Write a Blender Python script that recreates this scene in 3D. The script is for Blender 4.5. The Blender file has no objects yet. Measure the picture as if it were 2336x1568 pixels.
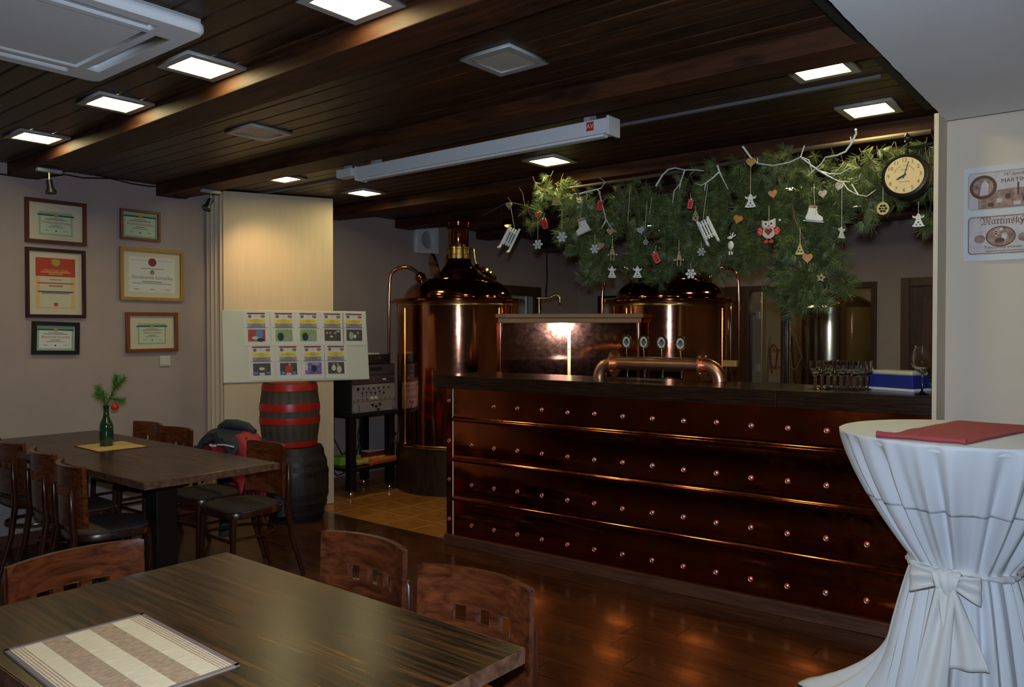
import bpy, math, random
from mathutils import Vector, Matrix
R = math.radians
random.seed(7)
S = bpy.context.scene
COL = S.collection

# ------------------------------------------------------------------ camera, light, exposure
FPX, YAW, PITCH, EYE = 1805.0, R(39.0), math.atan(29 / 1805.0), 1.52
cam_d = bpy.data.cameras.new('camera'); cam_d.sensor_width = 36; cam_d.lens = FPX / 2336 * 36
cam_d.clip_start = 0.05
cam = bpy.data.objects.new('camera', cam_d); COL.objects.link(cam)
cam.location = (0, 0, EYE); cam.rotation_euler = (R(90) - PITCH, 0, YAW)
S.camera = cam
S.view_settings.view_transform = 'Standard'; S.view_settings.look = 'None'
S.view_settings.gamma = 1; S.view_settings.use_curve_mapping = False
S.view_settings.exposure = 0.0
w = bpy.data.worlds.new('world'); S.world = w; w.use_nodes = True
w.node_tree.nodes['Background'].inputs[0].default_value = (.5, .55, .65, 1)
w.node_tree.nodes['Background'].inputs[1].default_value = .05
fl = bpy.data.lights.new('flash', 'SPOT'); fl.energy = 255; fl.shadow_soft_size = .025; fl.spot_size = R(118); fl.spot_blend = .75; fl.color = (.68, .82, 1.0)
flo = bpy.data.objects.new('flash', fl); COL.objects.link(flo); flo.location = (-.02, .02, EYE + .13); flo.rotation_euler = cam.rotation_euler
LAMP = 37.0                                   # radiance of the ceiling panels
LAMPCOL = (1.0, .87, .43)

# survey helper: a pixel of the 2336x1568 photograph + one known world coordinate -> world point
_f = Vector((-math.sin(YAW) * math.cos(PITCH), math.cos(YAW) * math.cos(PITCH), -math.sin(PITCH)))
_r = Vector((math.cos(YAW), math.sin(YAW), 0)); _u = _r.cross(_f)
def at(px, py, z=None, X=None, Y=None, d=None):
    r = _f + _r * ((px - 1168) / FPX) - _u * ((py - 784) / FPX)
    t = (z - EYE) / r.z if z is not None else X / r.x if X is not None else Y / r.y if Y is not None else d
    return Vector((0, 0, EYE)) + r * t

# ------------------------------------------------------------------ materials
def srgb(r, g, b):
    f = lambda c: ((c / 255 + .055) / 1.055) ** 2.4 if c > 10 else c / 255 / 12.92
    return (f(r), f(g), f(b))
M = {}
def new_mat(name):
    m = bpy.data.materials.new(name); m.use_nodes = True; M[name] = m
    return m, m.node_tree.nodes, m.node_tree.links, m.node_tree.nodes['Principled BSDF']
def plain(name, col, rough=.5, metal=0, noise=0, nscale=8, bump=0, bscale=40, emit=None, es=0, spec=None, coat=0, stretch=(1, 1, 1), rn=0):
    m, N, L, P = new_mat(name)
    P.inputs['Base Color'].default_value = (*col, 1); P.inputs['Roughness'].default_value = rough; P.inputs['Metallic'].default_value = metal
    if spec is not None: P.inputs['Specular IOR Level'].default_value = spec
    if coat: P.inputs['Coat Weight'].default_value = coat; P.inputs['Coat Roughness'].default_value = .12
    if emit: P.inputs['Emission Color'].default_value = (*emit, 1); P.inputs['Emission Strength'].default_value = es
    if noise or bump or rn:
        tc = N.new('ShaderNodeTexCoord'); mp = N.new('ShaderNodeMapping'); mp.inputs['Scale'].default_value = stretch
        L.new(tc.outputs['Object'], mp.inputs[0])
    if noise:
        n = N.new('ShaderNodeTexNoise'); n.inputs['Scale'].default_value = nscale; n.inputs['Detail'].default_value = 5
        L.new(mp.outputs[0], n.inputs['Vector'])
        r = N.new('ShaderNodeValToRGB'); r.color_ramp.elements[0].position = .3; r.color_ramp.elements[1].position = .7
        r.color_ramp.elements[0].color = (*[c * (1 - noise) for c in col], 1); r.color_ramp.elements[1].color = (*[min(1, c * (1 + noise)) for c in col], 1)
        L.new(n.outputs[0], r.inputs[0]); L.new(r.outputs[0], P.inputs['Base Color'])
    if rn:
        n3 = N.new('ShaderNodeTexNoise'); n3.inputs['Scale'].default_value = 20; n3.inputs['Detail'].default_value = 8; n3.inputs['Roughness'].default_value = .7
        L.new(mp.outputs[0], n3.inputs['Vector']); q = N.new('ShaderNodeMapRange'); q.inputs['From Min'].default_value = .35; q.inputs['From Max'].default_value = .75
        q.inputs['To Min'].default_value = rough; q.inputs['To Max'].default_value = rough + rn; L.new(n3.outputs[0], q.inputs[0]); L.new(q.outputs[0], P.inputs['Roughness'])
    if bump:
        n2 = N.new('ShaderNodeTexNoise'); n2.inputs['Scale'].default_value = bscale; n2.inputs['Detail'].default_value = 3
        L.new(mp.outputs[0], n2.inputs['Vector'])
        b = N.new('ShaderNodeBump'); b.inputs['Strength'].default_value = bump; b.inputs['Distance'].default_value = .01
        L.new(n2.outputs[0], b.inputs['Height']); L.new(b.outputs[0], P.inputs['Normal'])
    return m
def wood(name, c0, c1, axis=0, scale=6, stretch=14, rough=.35, rnd=.35, coat=0, knots=False, bump=.08, spec=None, pos=(.32, .68)):
    m, N, L, P = new_mat(name)
    if spec is not None: P.inputs['Specular IOR Level'].default_value = spec
    tc = N.new('ShaderNodeTexCoord'); mp = N.new('ShaderNodeMapping'); s = [stretch] * 3; s[axis] = 1; mp.inputs['Scale'].default_value = s
    oi = N.new('ShaderNodeObjectInfo'); ad = N.new('ShaderNodeVectorMath'); ad.operation = 'ADD'
    mu = N.new('ShaderNodeMath'); mu.operation = 'MULTIPLY'; mu.inputs[1].default_value = 37
    L.new(oi.outputs['Random'], mu.inputs[0]); L.new(tc.outputs['Object'], mp.inputs[0])
    L.new(mp.outputs[0], ad.inputs[0]); L.new(mu.outputs[0], ad.inputs[1])
    n = N.new('ShaderNodeTexNoise'); n.inputs['Scale'].default_value = scale; n.inputs['Detail'].default_value = 6; n.inputs['Roughness'].default_value = .6; n.inputs['Distortion'].default_value = .6
    L.new(ad.outputs[0], n.inputs['Vector'])
    r = N.new('ShaderNodeValToRGB'); r.color_ramp.elements[0].position = pos[0]; r.color_ramp.elements[1].position = pos[1]
    r.color_ramp.elements[0].color = (*c0, 1); r.color_ramp.elements[1].color = (*c1, 1)
    L.new(n.outputs[0], r.inputs[0])
    hs = N.new('ShaderNodeHueSaturation'); L.new(r.outputs[0], hs.inputs['Color'])
    mr = N.new('ShaderNodeMapRange'); mr.inputs['To Min'].default_value = 1 - rnd; mr.inputs['To Max'].default_value = 1 + rnd
    L.new(oi.outputs['Random'], mr.inputs[0]); L.new(mr.outputs[0], hs.inputs['Value'])
    out = hs.outputs[0]
    if knots:
        mp2 = N.new('ShaderNodeMapping'); s2 = [7] * 3; s2[axis] = 2.2; mp2.inputs['Scale'].default_value = s2
        L.new(tc.outputs['Object'], mp2.inputs[0]); ad2 = N.new('ShaderNodeVectorMath'); L.new(mp2.outputs[0], ad2.inputs[0]); L.new(mu.outputs[0], ad2.inputs[1])
        k = N.new('ShaderNodeTexNoise'); k.inputs['Scale'].default_value = 1.3; k.inputs['Detail'].default_value = 2; L.new(ad2.outputs[0], k.inputs['Vector'])
        kr = N.new('ShaderNodeValToRGB'); kr.color_ramp.elements[0].position = .28; kr.color_ramp.elements[1].position = .42
        kr.color_ramp.elements[0].color = (.25, .25, .25, 1); L.new(k.outputs[0], kr.inputs[0])
        mx = N.new('ShaderNodeMix'); mx.data_type = 'RGBA'; mx.blend_type = 'MULTIPLY'; mx.inputs[0].default_value = 1
        L.new(out, mx.inputs[6]); L.new(kr.outputs[0], mx.inputs[7]); out = mx.outputs[2]
    L.new(out, P.inputs['Base Color']); P.inputs['Roughness'].default_value = rough
    if coat: P.inputs['Coat Weight'].default_value = coat; P.inputs['Coat Roughness'].default_value = .1
    if bump:
        b = N.new('ShaderNodeBump'); b.inputs['Strength'].default_value = bump; b.inputs['Distance'].default_value = .004
        L.new(n.outputs[0], b.inputs['Height']); L.new(b.outputs[0], P.inputs['Normal'])
    return m
def glass(name, col=(1, 1, 1), rough=0, ior=1.45):
    m, N, L, P = new_mat(name)
    P.inputs['Base Color'].default_value = (*col, 1); P.inputs['Transmission Weight'].default_value = 1; P.inputs['Roughness'].default_value = rough; P.inputs['IOR'].default_value = ior
    return m
def pane(name, tint=(.9, .9, .9)):
    m, N, L, P = new_mat(name)
    t = N.new('ShaderNodeBsdfTransparent'); t.inputs[0].default_value = (*tint, 1); g = N.new('ShaderNodeBsdfGlossy'); g.inputs['Roughness'].default_value = .02
    f = N.new('ShaderNodeFresnel'); f.inputs[0].default_value = 1.45; x = N.new('ShaderNodeMixShader')
    L.new(f.outputs[0], x.inputs[0]); L.new(t.outputs[0], x.inputs[1]); L.new(g.outputs[0], x.inputs[2]); L.new(x.outputs[0], N['Material Output'].inputs[0])
    return m

plain('wall_grey', (.395, .315, .295), .85, noise=.06, nscale=3, bump=.12, bscale=120)
plain('wall_beige', (.70, .60, .47), .8, bump=.06, bscale=120)
plain('soffit', (.76, .76, .76), .85, noise=.03, nscale=2, bump=.05, bscale=60)
plain('dark_gap', (.006, .004, .003), .9)
wood('ceil_wood', (.013, .005, .0022), (.060, .023, .0085), 0, 3, 10, .45, .35, knots=True, spec=.4)
wood('beam_wood', (.028, .009, .004), (.090, .029, .0095), 0, 3, 9, .6, .2, knots=True, spec=.25)
wood('floor_wood', (.022, .007, .003), (.105, .034, .012), 0, 4, 12, .22, .3, coat=.3, bump=.03)
wood('table_wood', (.007, .004, .0025), (.100, .036, .010), 0, 3.0, 26, .27, .1, bump=0, spec=.30, pos=(.40, .66))
plain('table_edge', (.12, .055, .03), .45, noise=.5, nscale=40)
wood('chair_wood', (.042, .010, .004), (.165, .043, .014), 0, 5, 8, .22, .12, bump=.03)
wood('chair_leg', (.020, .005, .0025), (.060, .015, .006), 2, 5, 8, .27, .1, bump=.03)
plain('seat_fabric', (.050, .032, .022), .8, noise=.2, nscale=60, bump=.2, bscale=300)
wood('counter_wood', (.004, .0025, .002), (.050, .023, .012), 0, 6, 40, .2, .1, bump=.03, spec=.35)
wood('plinth_wood', (.060, .022, .013), (.120, .046, .028), 0, 4, 10, .4, .1)
wood('frame_brown', (.040, .014, .007), (.085, .030, .014), 2, 4, 10, .4, .1)
wood('door_brown', (.070, .026, .014), (.130, .052, .028), 2, 4, 10, .4, .1)
wood('cap_wood', (.36, .175, .040), (.50, .265, .070), 0, 4, 12, .45, .1)
wood('cladding', (.018, .008, .004), (.060, .027, .013), 2, 5, 12, .35, .2)
plain('copper_dark', (.46, .120, .042), .08, 1, noise=.35, nscale=3, bump=.22, bscale=2.4, rn=.09)
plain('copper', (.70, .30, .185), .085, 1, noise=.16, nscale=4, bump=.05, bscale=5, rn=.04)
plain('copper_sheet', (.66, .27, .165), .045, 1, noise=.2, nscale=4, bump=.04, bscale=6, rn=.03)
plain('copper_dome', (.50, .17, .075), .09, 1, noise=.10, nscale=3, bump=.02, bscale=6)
plain('copper_brushed', (.90, .46, .30), .36, 1, noise=.05, nscale=6)
plain('brass', (.66, .47, .16), .22, 1, noise=.1, nscale=8)
plain('steel', (.55, .55, .53), .28, 1)
plain('steel_warm_lit', (.48, .42, .29), .17, 1, noise=.08, nscale=3)  # steel with the tank room's warm light put into its colour
plain('chrome', (.75, .75, .76), .12, 1)
plain('black_plastic', (.012, .012, .013), .4)
plain('black_matte', (.008, .008, .008), .7)
plain('grey_plastic', (.35, .36, .38), .45)
plain('white_plastic', (.76, .77, .78), .4)
plain('duct_grey', (.13, .13, .13), .5)
plain('white_shiny', (.72, .72, .72), .25)
plain('light_frame', (.33, .32, .30), .4)
plain('diffuser', (.42, .40, .32), .5)
plain('lamp_on', (.9, .9, .9), .5, emit=LAMPCOL, es=LAMP)
plain('lamp_dim', (.9, .9, .9), .5, emit=(1, .8, .45), es=24)
plain('spot_bulb', (.9, .9, .9), .3, emit=(1, .8, .5), es=30)
plain('warm_bulb', (.9, .5, .2), .3, emit=(1, .36, .06), es=4.5)
wood('panel_beige', (.66, .515, .34), (.70, .55, .375), 2, 3, 16, .5, .02, bump=.02)
plain('panel_edge', (.55, .42, .28), .5)
plain('board_white', (.66, .66, .58), .7)
plain('paper', (.74, .70, .70), .7)
plain('paper_cream', (.62, .56, .42), .6)
plain('paper_green', (.55, .62, .46), .6)
plain('paper_white', (.68, .68, .66), .6)
plain('cert_green', (.28, .44, .30), .6)
plain('cert_dark', (.025, .06, .035), .6)
plain('cert_gold', (.42, .33, .06), .5)
plain('cert_red', (.48, .05, .02), .6)
plain('cert_orange', (.72, .46, .20), .6)
plain('seal_maroon', (.20, .02, .04), .6)
plain('ink_grey', (.18, .18, .19), .7)
plain('ink_black', (.03, .03, .03), .7)
plain('ink_brown', (.14, .06, .04), .7)
plain('ink_red', (.40, .03, .03), .7)
plain('sepia', (.36, .23, .18), .7, noise=.5, nscale=40)
plain('sepia_light', (.62, .56, .54), .7, noise=.12, nscale=25)
plain('band_yellow', (.80, .70, .10), .6)
plain('band_grey', (.36, .34, .37), .6)
plain('band_lilac', (.36, .33, .44), .6)
plain('photo_dark', (.07, .055, .05), .5, noise=.4, nscale=25)
plain('photo_green', (.22, .42, .14), .5, noise=.2, nscale=25)
plain('photo_red', (.38, .07, .06), .5, noise=.3, nscale=25)
plain('photo_blue', (.10, .25, .55), .5)
plain('photo_violet', (.20, .13, .42), .5, noise=.4, nscale=30)
plain('photo_skin', (.45, .27, .20), .6)
plain('photo_light', (.60, .60, .62), .6)
plain('photo_navy', (.02, .025, .05), .6)
plain('frame_mahogany', (.115, .028, .016), .35)
plain('frame_maroon', (.050, .010, .012), .3)
plain('frame_black', (.012, .011, .011), .35)
plain('frame_gold', (.42, .23, .05), .4)
plain('frame_redbrown', (.20, .06, .022), .4)
plain('switch_white', (.62, .58, .50), .35)
plain('stave', (.085, .062, .045), .65, noise=.45, nscale=14, bump=.3, bscale=30, stretch=(2, 2, .25))
plain('stave_dark', (.022, .017, .014), .55, noise=.45, nscale=14, bump=.3, bscale=30, stretch=(2, 2, .25))
plain('hoop_red', (.50, .022, .012), .35, noise=.12, nscale=15)
plain('hoop_iron', (.030, .028, .028), .45, .6, noise=.3, nscale=20)
plain('cart_wood', (.010, .006, .005), .35)
plain('rack_face', (.40, .38, .38), .35, .4)
plain('rack_dark', (.09, .07, .075), .35, .3)
plain('bottle_green', (.010, .045, .018), .08, coat=.5)
plain('fir_green', (.10, .22, .035), .6)
plain('berry_red', (.60, .035, .015), .3)
plain('mat_bamboo', (.55, .39, .15), .7, noise=.2, nscale=40)
plain('mat_cream', (.84, .68, .46), .75, noise=.12, nscale=18, stretch=(12, 1, 1), bump=.1, bscale=80)
plain('mat_stripe', (.48, .32, .20), .75, noise=.4, nscale=60, stretch=(6, 1, 1))
plain('mat_hem', (.24, .17, .15), .8)
plain('mat_hem_dark', (.16, .05, .02), .8)
plain('jacket_navy', (.020, .024, .038), .75, bump=.3, bscale=60)
plain('jacket_red', (.36, .022, .035), .6, bump=.25, bscale=40)
plain('jacket_white', (.65, .65, .68), .6)
plain('cloth_white', (.74, .76, .80), .8, bump=.05, bscale=400)
plain('cloth_ribbon', (.75, .74, .72), .7)
plain('napkin_red', (.40, .055, .065), .75, bump=.12, bscale=300)
plain('box_blue', (.012, .022, .20), .6)
plain('needle', (.120, .160, .052), .45, noise=.55, nscale=14)
plain('twig', (.085, .060, .030), .8)
plain('branch_white', (.60, .64, .66), .6, noise=.25, nscale=30)
plain('orn_white', (.74, .74, .70), .5)
plain('orn_wood', (.50, .24, .075), .6, noise=.2, nscale=40)
plain('orn_orange', (.50, .19, .035), .6)
plain('orn_gold', (.55, .46, .14), .5)
plain('orn_red', (.58, .03, .02), .5)
plain('orn_tan', (.36, .26, .14), .6)
plain('orn_silver', (.42, .43, .40), .4, .3)
plain('birch', (.50, .46, .38), .7, noise=.35, nscale=60)
plain('cord', (.55, .48, .38), .8)
plain('owl_body', (.62, .50, .36), .6)
plain('clock_face', (.74, .58, .30), .5)
plain('clock_black', (.012, .011, .011), .3)
plain('tile', (.40, .155, .030), .28, noise=.32, nscale=9)
plain('grout', (.50, .34, .17), .8)
plain('skirting_tile', (.20, .085, .055), .5)
plain('room_cream', (.60, .52, .36), .7)
plain('glass_blue', (.32, .37, .42), .2)
plain('vent_glass', (.36, .36, .31), .4)
plain('hose_clear', (.35, .33, .24), .4)
plain('orange_plastic', (.50, .10, .03), .4)
plain('lime', (.35, .55, .04), .5)
plain('wrap_print', (.50, .38, .08), .5, noise=.7, nscale=30)
plain('book_red', (.22, .012, .018), .5)
plain('cable', (.010, .010, .010), .5)
glass('glass_clear'); pane('pane_glass')

# ------------------------------------------------------------------ mesh helpers
class MB:
    def __init__(s): s.v = []; s.f = []
    def add(s, vs, fs):
        o = len(s.v); s.v += [tuple(x) for x in vs]; s.f += [tuple(i + o for i in f) for f in fs]; return s
    def box(s, x0, x1, y0, y1, z0, z1, T=None):
        vs = [(x0, y0, z0), (x1, y0, z0), (x1, y1, z0), (x0, y1, z0), (x0, y0, z1), (x1, y0, z1), (x1, y1, z1), (x0, y1, z1)]
        if T is not None: vs = [T @ Vector(v) for v in vs]
        return s.add(vs, [(3, 2, 1, 0), (4, 5, 6, 7), (0, 1, 5, 4), (1, 2, 6, 5), (2, 3, 7, 6), (3, 0, 4, 7)])
    def tube(s, pts, r, n=8, caps=True, closed=False):
        pts = [Vector(p) for p in pts]; k = len(pts); rs = r if isinstance(r, (list, tuple)) else [r] * k
        vs = []; prev = None
        for i, p in enumerate(pts):
            a = pts[i - 1] if (i or closed) else p; b = pts[(i + 1) % k] if (i < k - 1 or closed) else p
            t = (b - a).normalized()
            if prev is None:
                u = t.orthogonal().normalized()
            else:
                u = (prev - t * prev.dot(t))
                u = u.normalized() if u.length > 1e-6 else t.orthogonal().normalized()
            prev = u; q = t.cross(u)
            for j in range(n):
                an = 2 * math.pi * j / n; vs.append(p + (u * math.cos(an) + q * math.sin(an)) * rs[i])
        fs = []
        for i in range(k if closed else k - 1):
            for j in range(n):
                a = i * n + j; b = i * n + (j + 1) % n; i2 = (i + 1) % k
                fs.append((a, b, i2 * n + (j + 1) % n, i2 * n + j))
        if caps and not closed: fs += [tuple(range(n - 1, -1, -1)), tuple((k - 1) * n + j for j in range(n))]
        return s.add(vs, fs)
    def cyl(s, p0, p1, r0, r1=None, n=16): return s.tube([p0, p1], [r0, r0 if r1 is None else r1], n)
    def lathe(s, prof, n=32, c=(0, 0, 0), T=None):
        vs = []
        for r, z in prof:
            for j in range(n):
                a = 2 * math.pi * j / n; v = Vector((r * math.cos(a), r * math.sin(a), z)); vs.append((T @ v if T is not None else v) + Vector(c))
        fs = []; k = len(prof)
        for i in range(k - 1):
            for j in range(n): fs.append((i * n + j, i * n + (j + 1) % n, (i + 1) * n + (j + 1) % n, (i + 1) * n + j))
        if prof[0][0] > 1e-5: fs.append(tuple(range(n - 1, -1, -1)))
        if prof[-1][0] > 1e-5: fs.append(tuple((k - 1) * n + j for j in range(n)))
        return s.add(vs, fs)
    def prism(s, outline, y0, y1):                      # outline in xz, extruded along y
        k = len(outline); vs = [(x, y0, z) for x, z in outline] + [(x, y1, z) for x, z in outline]
        return s.add(vs, [tuple(range(k)), tuple(range(2 * k - 1, k - 1, -1))] + [(i, i + k, (i + 1) % k + k, (i + 1) % k) for i in range(k)])
    def sweep(s, prof, x0, x1):                         # open profile in yz swept along x
        k = len(prof); vs = [(x0, y, z) for y, z in prof] + [(x1, y, z) for y, z in prof]
        return s.add(vs, [(i, i + 1, i + 1 + k, i + k) for i in range(k - 1)])
    def sphere(s, c, r, n=12, m=8, sc=(1, 1, 1)):
        c = Vector(c); vs = [c + Vector((0, 0, r * sc[2]))]
        for i in range(1, m):
            for j in range(n):
                p = math.pi * i / m; a = 2 * math.pi * j / n
                vs.append(c + Vector((r * sc[0] * math.sin(p) * math.cos(a), r * sc[1] * math.sin(p) * math.sin(a), r * sc[2] * math.cos(p))))
        vs.append(c - Vector((0, 0, r * sc[2]))); fs = []
        for j in range(n):
            fs.append((0, 1 + j, 1 + (j + 1) % n))
            for i in range(m - 2): fs.append((1 + i * n + j, 1 + (i + 1) * n + j, 1 + (i + 1) * n + (j + 1) % n, 1 + i * n + (j + 1) % n))
            fs.append((1 + (m - 2) * n + j, len(vs) - 1, 1 + (m - 2) * n + (j + 1) % n))
        return s.add(vs, fs)
    def grid(s, fn, nu, nv, cu=False):
        vs = [fn(i / nu, j / nv) for i in range(nu if cu else nu + 1) for j in range(nv + 1)]; fs = []
        for i in range(nu):
            for j in range(nv):
                i2 = (i + 1) % nu if cu else i + 1
                fs.append((i * (nv + 1) + j, i2 * (nv + 1) + j, i2 * (nv + 1) + j + 1, i * (nv + 1) + j + 1))
        return s.add(vs, fs)
    def mesh(s, name, mat, smooth=False, angle=None):
        me = bpy.data.meshes.new(name); me.from_pydata(s.v, [], s.f); me.materials.append(M[mat]); me.update()
        if smooth:
            me.polygons.foreach_set('use_smooth', [True] * len(me.polygons))
            me.set_sharp_from_angle(angle=R(40))
        return me
    def build(s, name, mat, parent=None, smooth=False, bevel=0, loc=None, rot=None, solid=0):
        o = bpy.data.objects.new(name, s.mesh(name, mat, smooth)); COL.objects.link(o)
        if parent: o.parent = parent
        if loc is not None: o.location = loc
        if rot is not None: o.rotation_euler = rot
        if solid:
            b = o.modifiers.new('thickness', 'SOLIDIFY'); b.thickness = solid; b.offset = 0
        if bevel:
            b = o.modifiers.new('bevel', 'BEVEL'); b.width = bevel; b.segments = 2; b.limit_method = 'ANGLE'; b.angle_limit = R(40)
        return o
def part(me, name, parent, loc=(0, 0, 0), rot=(0, 0, 0), scale=None):
    o = bpy.data.objects.new(name, me); COL.objects.link(o); o.parent = parent; o.location = loc; o.rotation_euler = rot
    if scale: o.scale = scale
    return o
def tag(o, label, cat, group=None):
    o['label'] = label; o['category'] = cat
    if group: o['group'] = group
    return o
def thing(name, label, cat, loc=(0, 0, 0), rz=0, group=None, rot=None):
    o = bpy.data.objects.new(name, None); COL.objects.link(o); o.location = loc; o.rotation_euler = rot or (0, 0, rz); o.empty_display_size = .05
    return tag(o, label, cat, group)
def struct(o): o['kind'] = 'structure'; return o
def copy_tree(o, parent=None):
    c = o.copy(); COL.objects.link(c); c.parent = parent
    for ch in list(o.children): copy_tree(ch, c)
    return c
XZ = Matrix.Rotation(R(90), 4, 'X')                    # xy drawing -> upright, facing -Y
def _conv(cu, name, mat, T):
    cu.materials.append(M[mat]); t = bpy.data.objects.new('t', cu)
    me = bpy.data.meshes.new_from_object(t); me.name = name
    bpy.data.objects.remove(t); me.transform(T); return me
def cut_shape(name, loops, thick, mat, T=XZ, bev=0):     # flat cut-out with holes
    cu = bpy.data.curves.new(name, 'CURVE'); cu.dimensions = '2D'; cu.fill_mode = 'BOTH'; cu.extrude = thick / 2; cu.bevel_depth = bev; cu.bevel_resolution = 0
    for lp in loops:
        sp = cu.splines.new('POLY'); sp.points.add(len(lp) - 1); sp.use_cyclic_u = True
        for p, q in zip(sp.points, lp): p.co = (q[0], q[1], 0, 1)
    return _conv(cu, name, mat, T)
def text_mesh(txt, size, mat, T=XZ, name='lettering', space=1):
    cu = bpy.data.curves.new(name, 'FONT'); cu.body = txt; cu.size = size; cu.align_x = 'CENTER'; cu.align_y = 'CENTER'; cu.extrude = .0003; cu.space_character = space
    cu.resolution_u = 2
    return _conv(cu, name, mat, T)
def circ(r, n=24, c=(0, 0), a0=0, ry=None): return [(c[0] + r * math.cos(a0 + 2 * math.pi * i / n), c[1] + (ry or r) * math.sin(a0 + 2 * math.pi * i / n)) for i in range(n)]
def rect(x0, x1, y0, y1): return [(x0, y0), (x1, y0), (x1, y1), (x0, y1)]
def flat(name, x0, x1, z0, z1, y, mat, parent, t=.0008):  # thin print lying on a face that looks to -Y
    return MB().box(x0, x1, y - t, y, z0, z1).build(name, mat, parent)

# ------------------------------------------------------------------ the room
WX, ZC, YB, ZS = -6.2, 2.685, 9.1, 2.5
floor = struct(MB().box(-6.35, 3.1, -2.6, 9.25, -.12, -.012).build('floor', 'floor_wood'))
pl = MB().box(-.648, .648, -.078, .078, -.012, 0).mesh('plank', 'floor_wood')
y = -.55
row = 0
while y < 4.16:
    x = -6.2 + random.random() * 1.2 - 1.2
    while x < 2.6:
        x0 = max(x, -6.19); x1 = min(x + 1.3, 2.9); yy = min(.158, 4.168 - y)
        if x1 - x0 > .05:
            part(pl, 'plank', floor, ((x0 + x1) / 2, y + yy / 2, 0), scale=((x1 - x0) / 1.3, yy / .158, 1))
        x += 1.3
    y += .158; row += 1
tl = MB().box(-.1465, .1465, -.1465, .1465, -.012, 0).mesh('tile', 'tile')
for i in range(11):
    for j in range(8): part(tl, 'tile', floor, (-6.05 + .303 * i, 4.32 + .303 * j, 0))
struct(MB().box(-6.2, -2.85, 4.169, 6.62, -.0119, -.0015).build('trim_1', 'grout'))

ceil = struct(MB().box(-6.35, .6, -2.6, 9.25, 2.702, 2.8).build('ceiling', 'dark_gap'))
def board(x0, x1):
    pr = [(-.057, .016), (-.057, .006), (-.052, 0), (.052, 0), (.057, .006), (.057, .016)]; k = len(pr)
    return MB().add([(x0, a, b) for a, b in pr] + [(x1, a, b) for a, b in pr], [(i, (i + 1) % k, (i + 1) % k + k, i + k) for i in range(k)] + [tuple(range(k - 1, -1, -1)), tuple(range(k, 2 * k))]).mesh('plank', 'ceil_wood')
cp, cp2 = board(-6.2, .45), board(-6.2, -.79)
n = 0
y = -2.4
while y < 9.05:
    if y > -.1: part(cp2 if y < 4.2 else cp, 'plank', ceil, (0, y, ZC))
    y += .119
MB().box(-6.2, -.79, -2.5, -.16, ZC, ZC + .016).build('plank_field', 'ceil_wood', ceil)
ZBM = 2.598
def beam(y0, wd, x0=-6.2, x1=-.8, rz=0):
    MB().box(x0, x1, 0, wd, ZBM, ZC - .001).build('beam', 'beam_wood', ceil, bevel=.004, loc=(0, y0, 0), rot=(0, 0, rz))
beam(1.905, .20, rz=R(-1.6)); beam(3.135, .20); beam(4.75, .22, x1=.4); beam(5.70, .22, x1=.4); beam(6.98, .22, x1=.4); beam(8.1, .22, x1=.4); beam(.55, .2)
MB().box(-.875, -.79, -2.4, 4.3, 2.60, ZC - .001).build('edge_trim', 'dark_gap', ceil)

# white lowered soffit on the right
m = MB(); ys = [-2.5 + i * .045 for i in range(149)]
rg = random.Random(3); edge = [-.757 + rg.uniform(-.0018, .0018) for _ in ys]
vs = []
for yy, e in zip(ys, edge): vs += [(e, yy, ZS), (3.0, yy, ZS), (3.0, yy, 2.8), (e, yy, 2.8)]
fs = []
for i in range(len(ys) - 1):
    a = i * 4; b = a + 4
    fs += [(a, a + 1, b + 1, b), (a + 3, b + 3, b + 2, a + 2), (a, b, b + 3, a + 3)]
m.add(vs, fs); struct(m.build('ceiling_soffit', 'soffit'))

struct(MB().box(-6.35, WX, -2.6, 9.25, -.02, 2.8).build('wall_left', 'wall_grey'))
wb = MB().box(-6.35, -4.12, YB, YB + .14, -.02, 2.8).box(-4.12, -2.31, YB, YB + .14, -.02, .8).box(-4.12, -2.31, YB, YB + .14, 2.05, 2.8).box(-2.31, .6, YB, YB + .14, -.02, 2.8)
struct(wb.build('wall_back', 'wall_grey'))
struct(MB().box(-.758, 3.1, 4.172, 4.32, -.02, ZS).build('wall_right', 'wall_beige'))
struct(MB().box(-.776, -.7575, 3.985, 4.32, -.02, ZS).build('trim_2', 'wall_beige'))
struct(MB().box(3.0, 3.12, -2.6, 4.3, -.02, 2.8).build('wall_east', 'wall_grey'))
struct(MB().box(-6.35, 3.1, -2.62, -2.5, -.02, 2.8).build('wall_rear', 'wall_grey'))
struct(MB().box(.45, .6, 4.32, 9.25, -.02, 2.8).build('wall_bar', 'wall_grey'))
struct(MB().box(WX, WX + .012, 4.2, 9.1, 0, .085).build('baseboard_left', 'skirting_tile'))
struct(MB().box(WX, WX + .014, -2.5, 3.5, 0, .09).build('baseboard_room', 'plinth_wood'))

# interior window to the tank room
win = struct(bpy.data.objects.new('window_1', None)); COL.objects.link(win); win.location = (0, YB, 0)
fy0, fy1 = -.035, .10
fr = MB()
for (x0, x1, z0, z1) in ((-4.12, -3.735, .8, 2.05), (-3.345, -3.31, .8, 1.985), (-2.365, -2.31, .8, 2.05), (-3.735, -2.365, 1.985, 2.05), (-3.735, -2.365, .8, .86)):
    MB().box(x0, x1, fy0, fy1, z0, z1).build('frame', 'frame_brown', win, bevel=.004)
MB().box(-3.735, -3.345, .03, .036, .86, 1.985).build('pane', 'pane_glass', win)
MB().box(-3.31, -2.365, .03, .036, .86, 1.985).build('pane', 'pane_glass', win)
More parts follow.
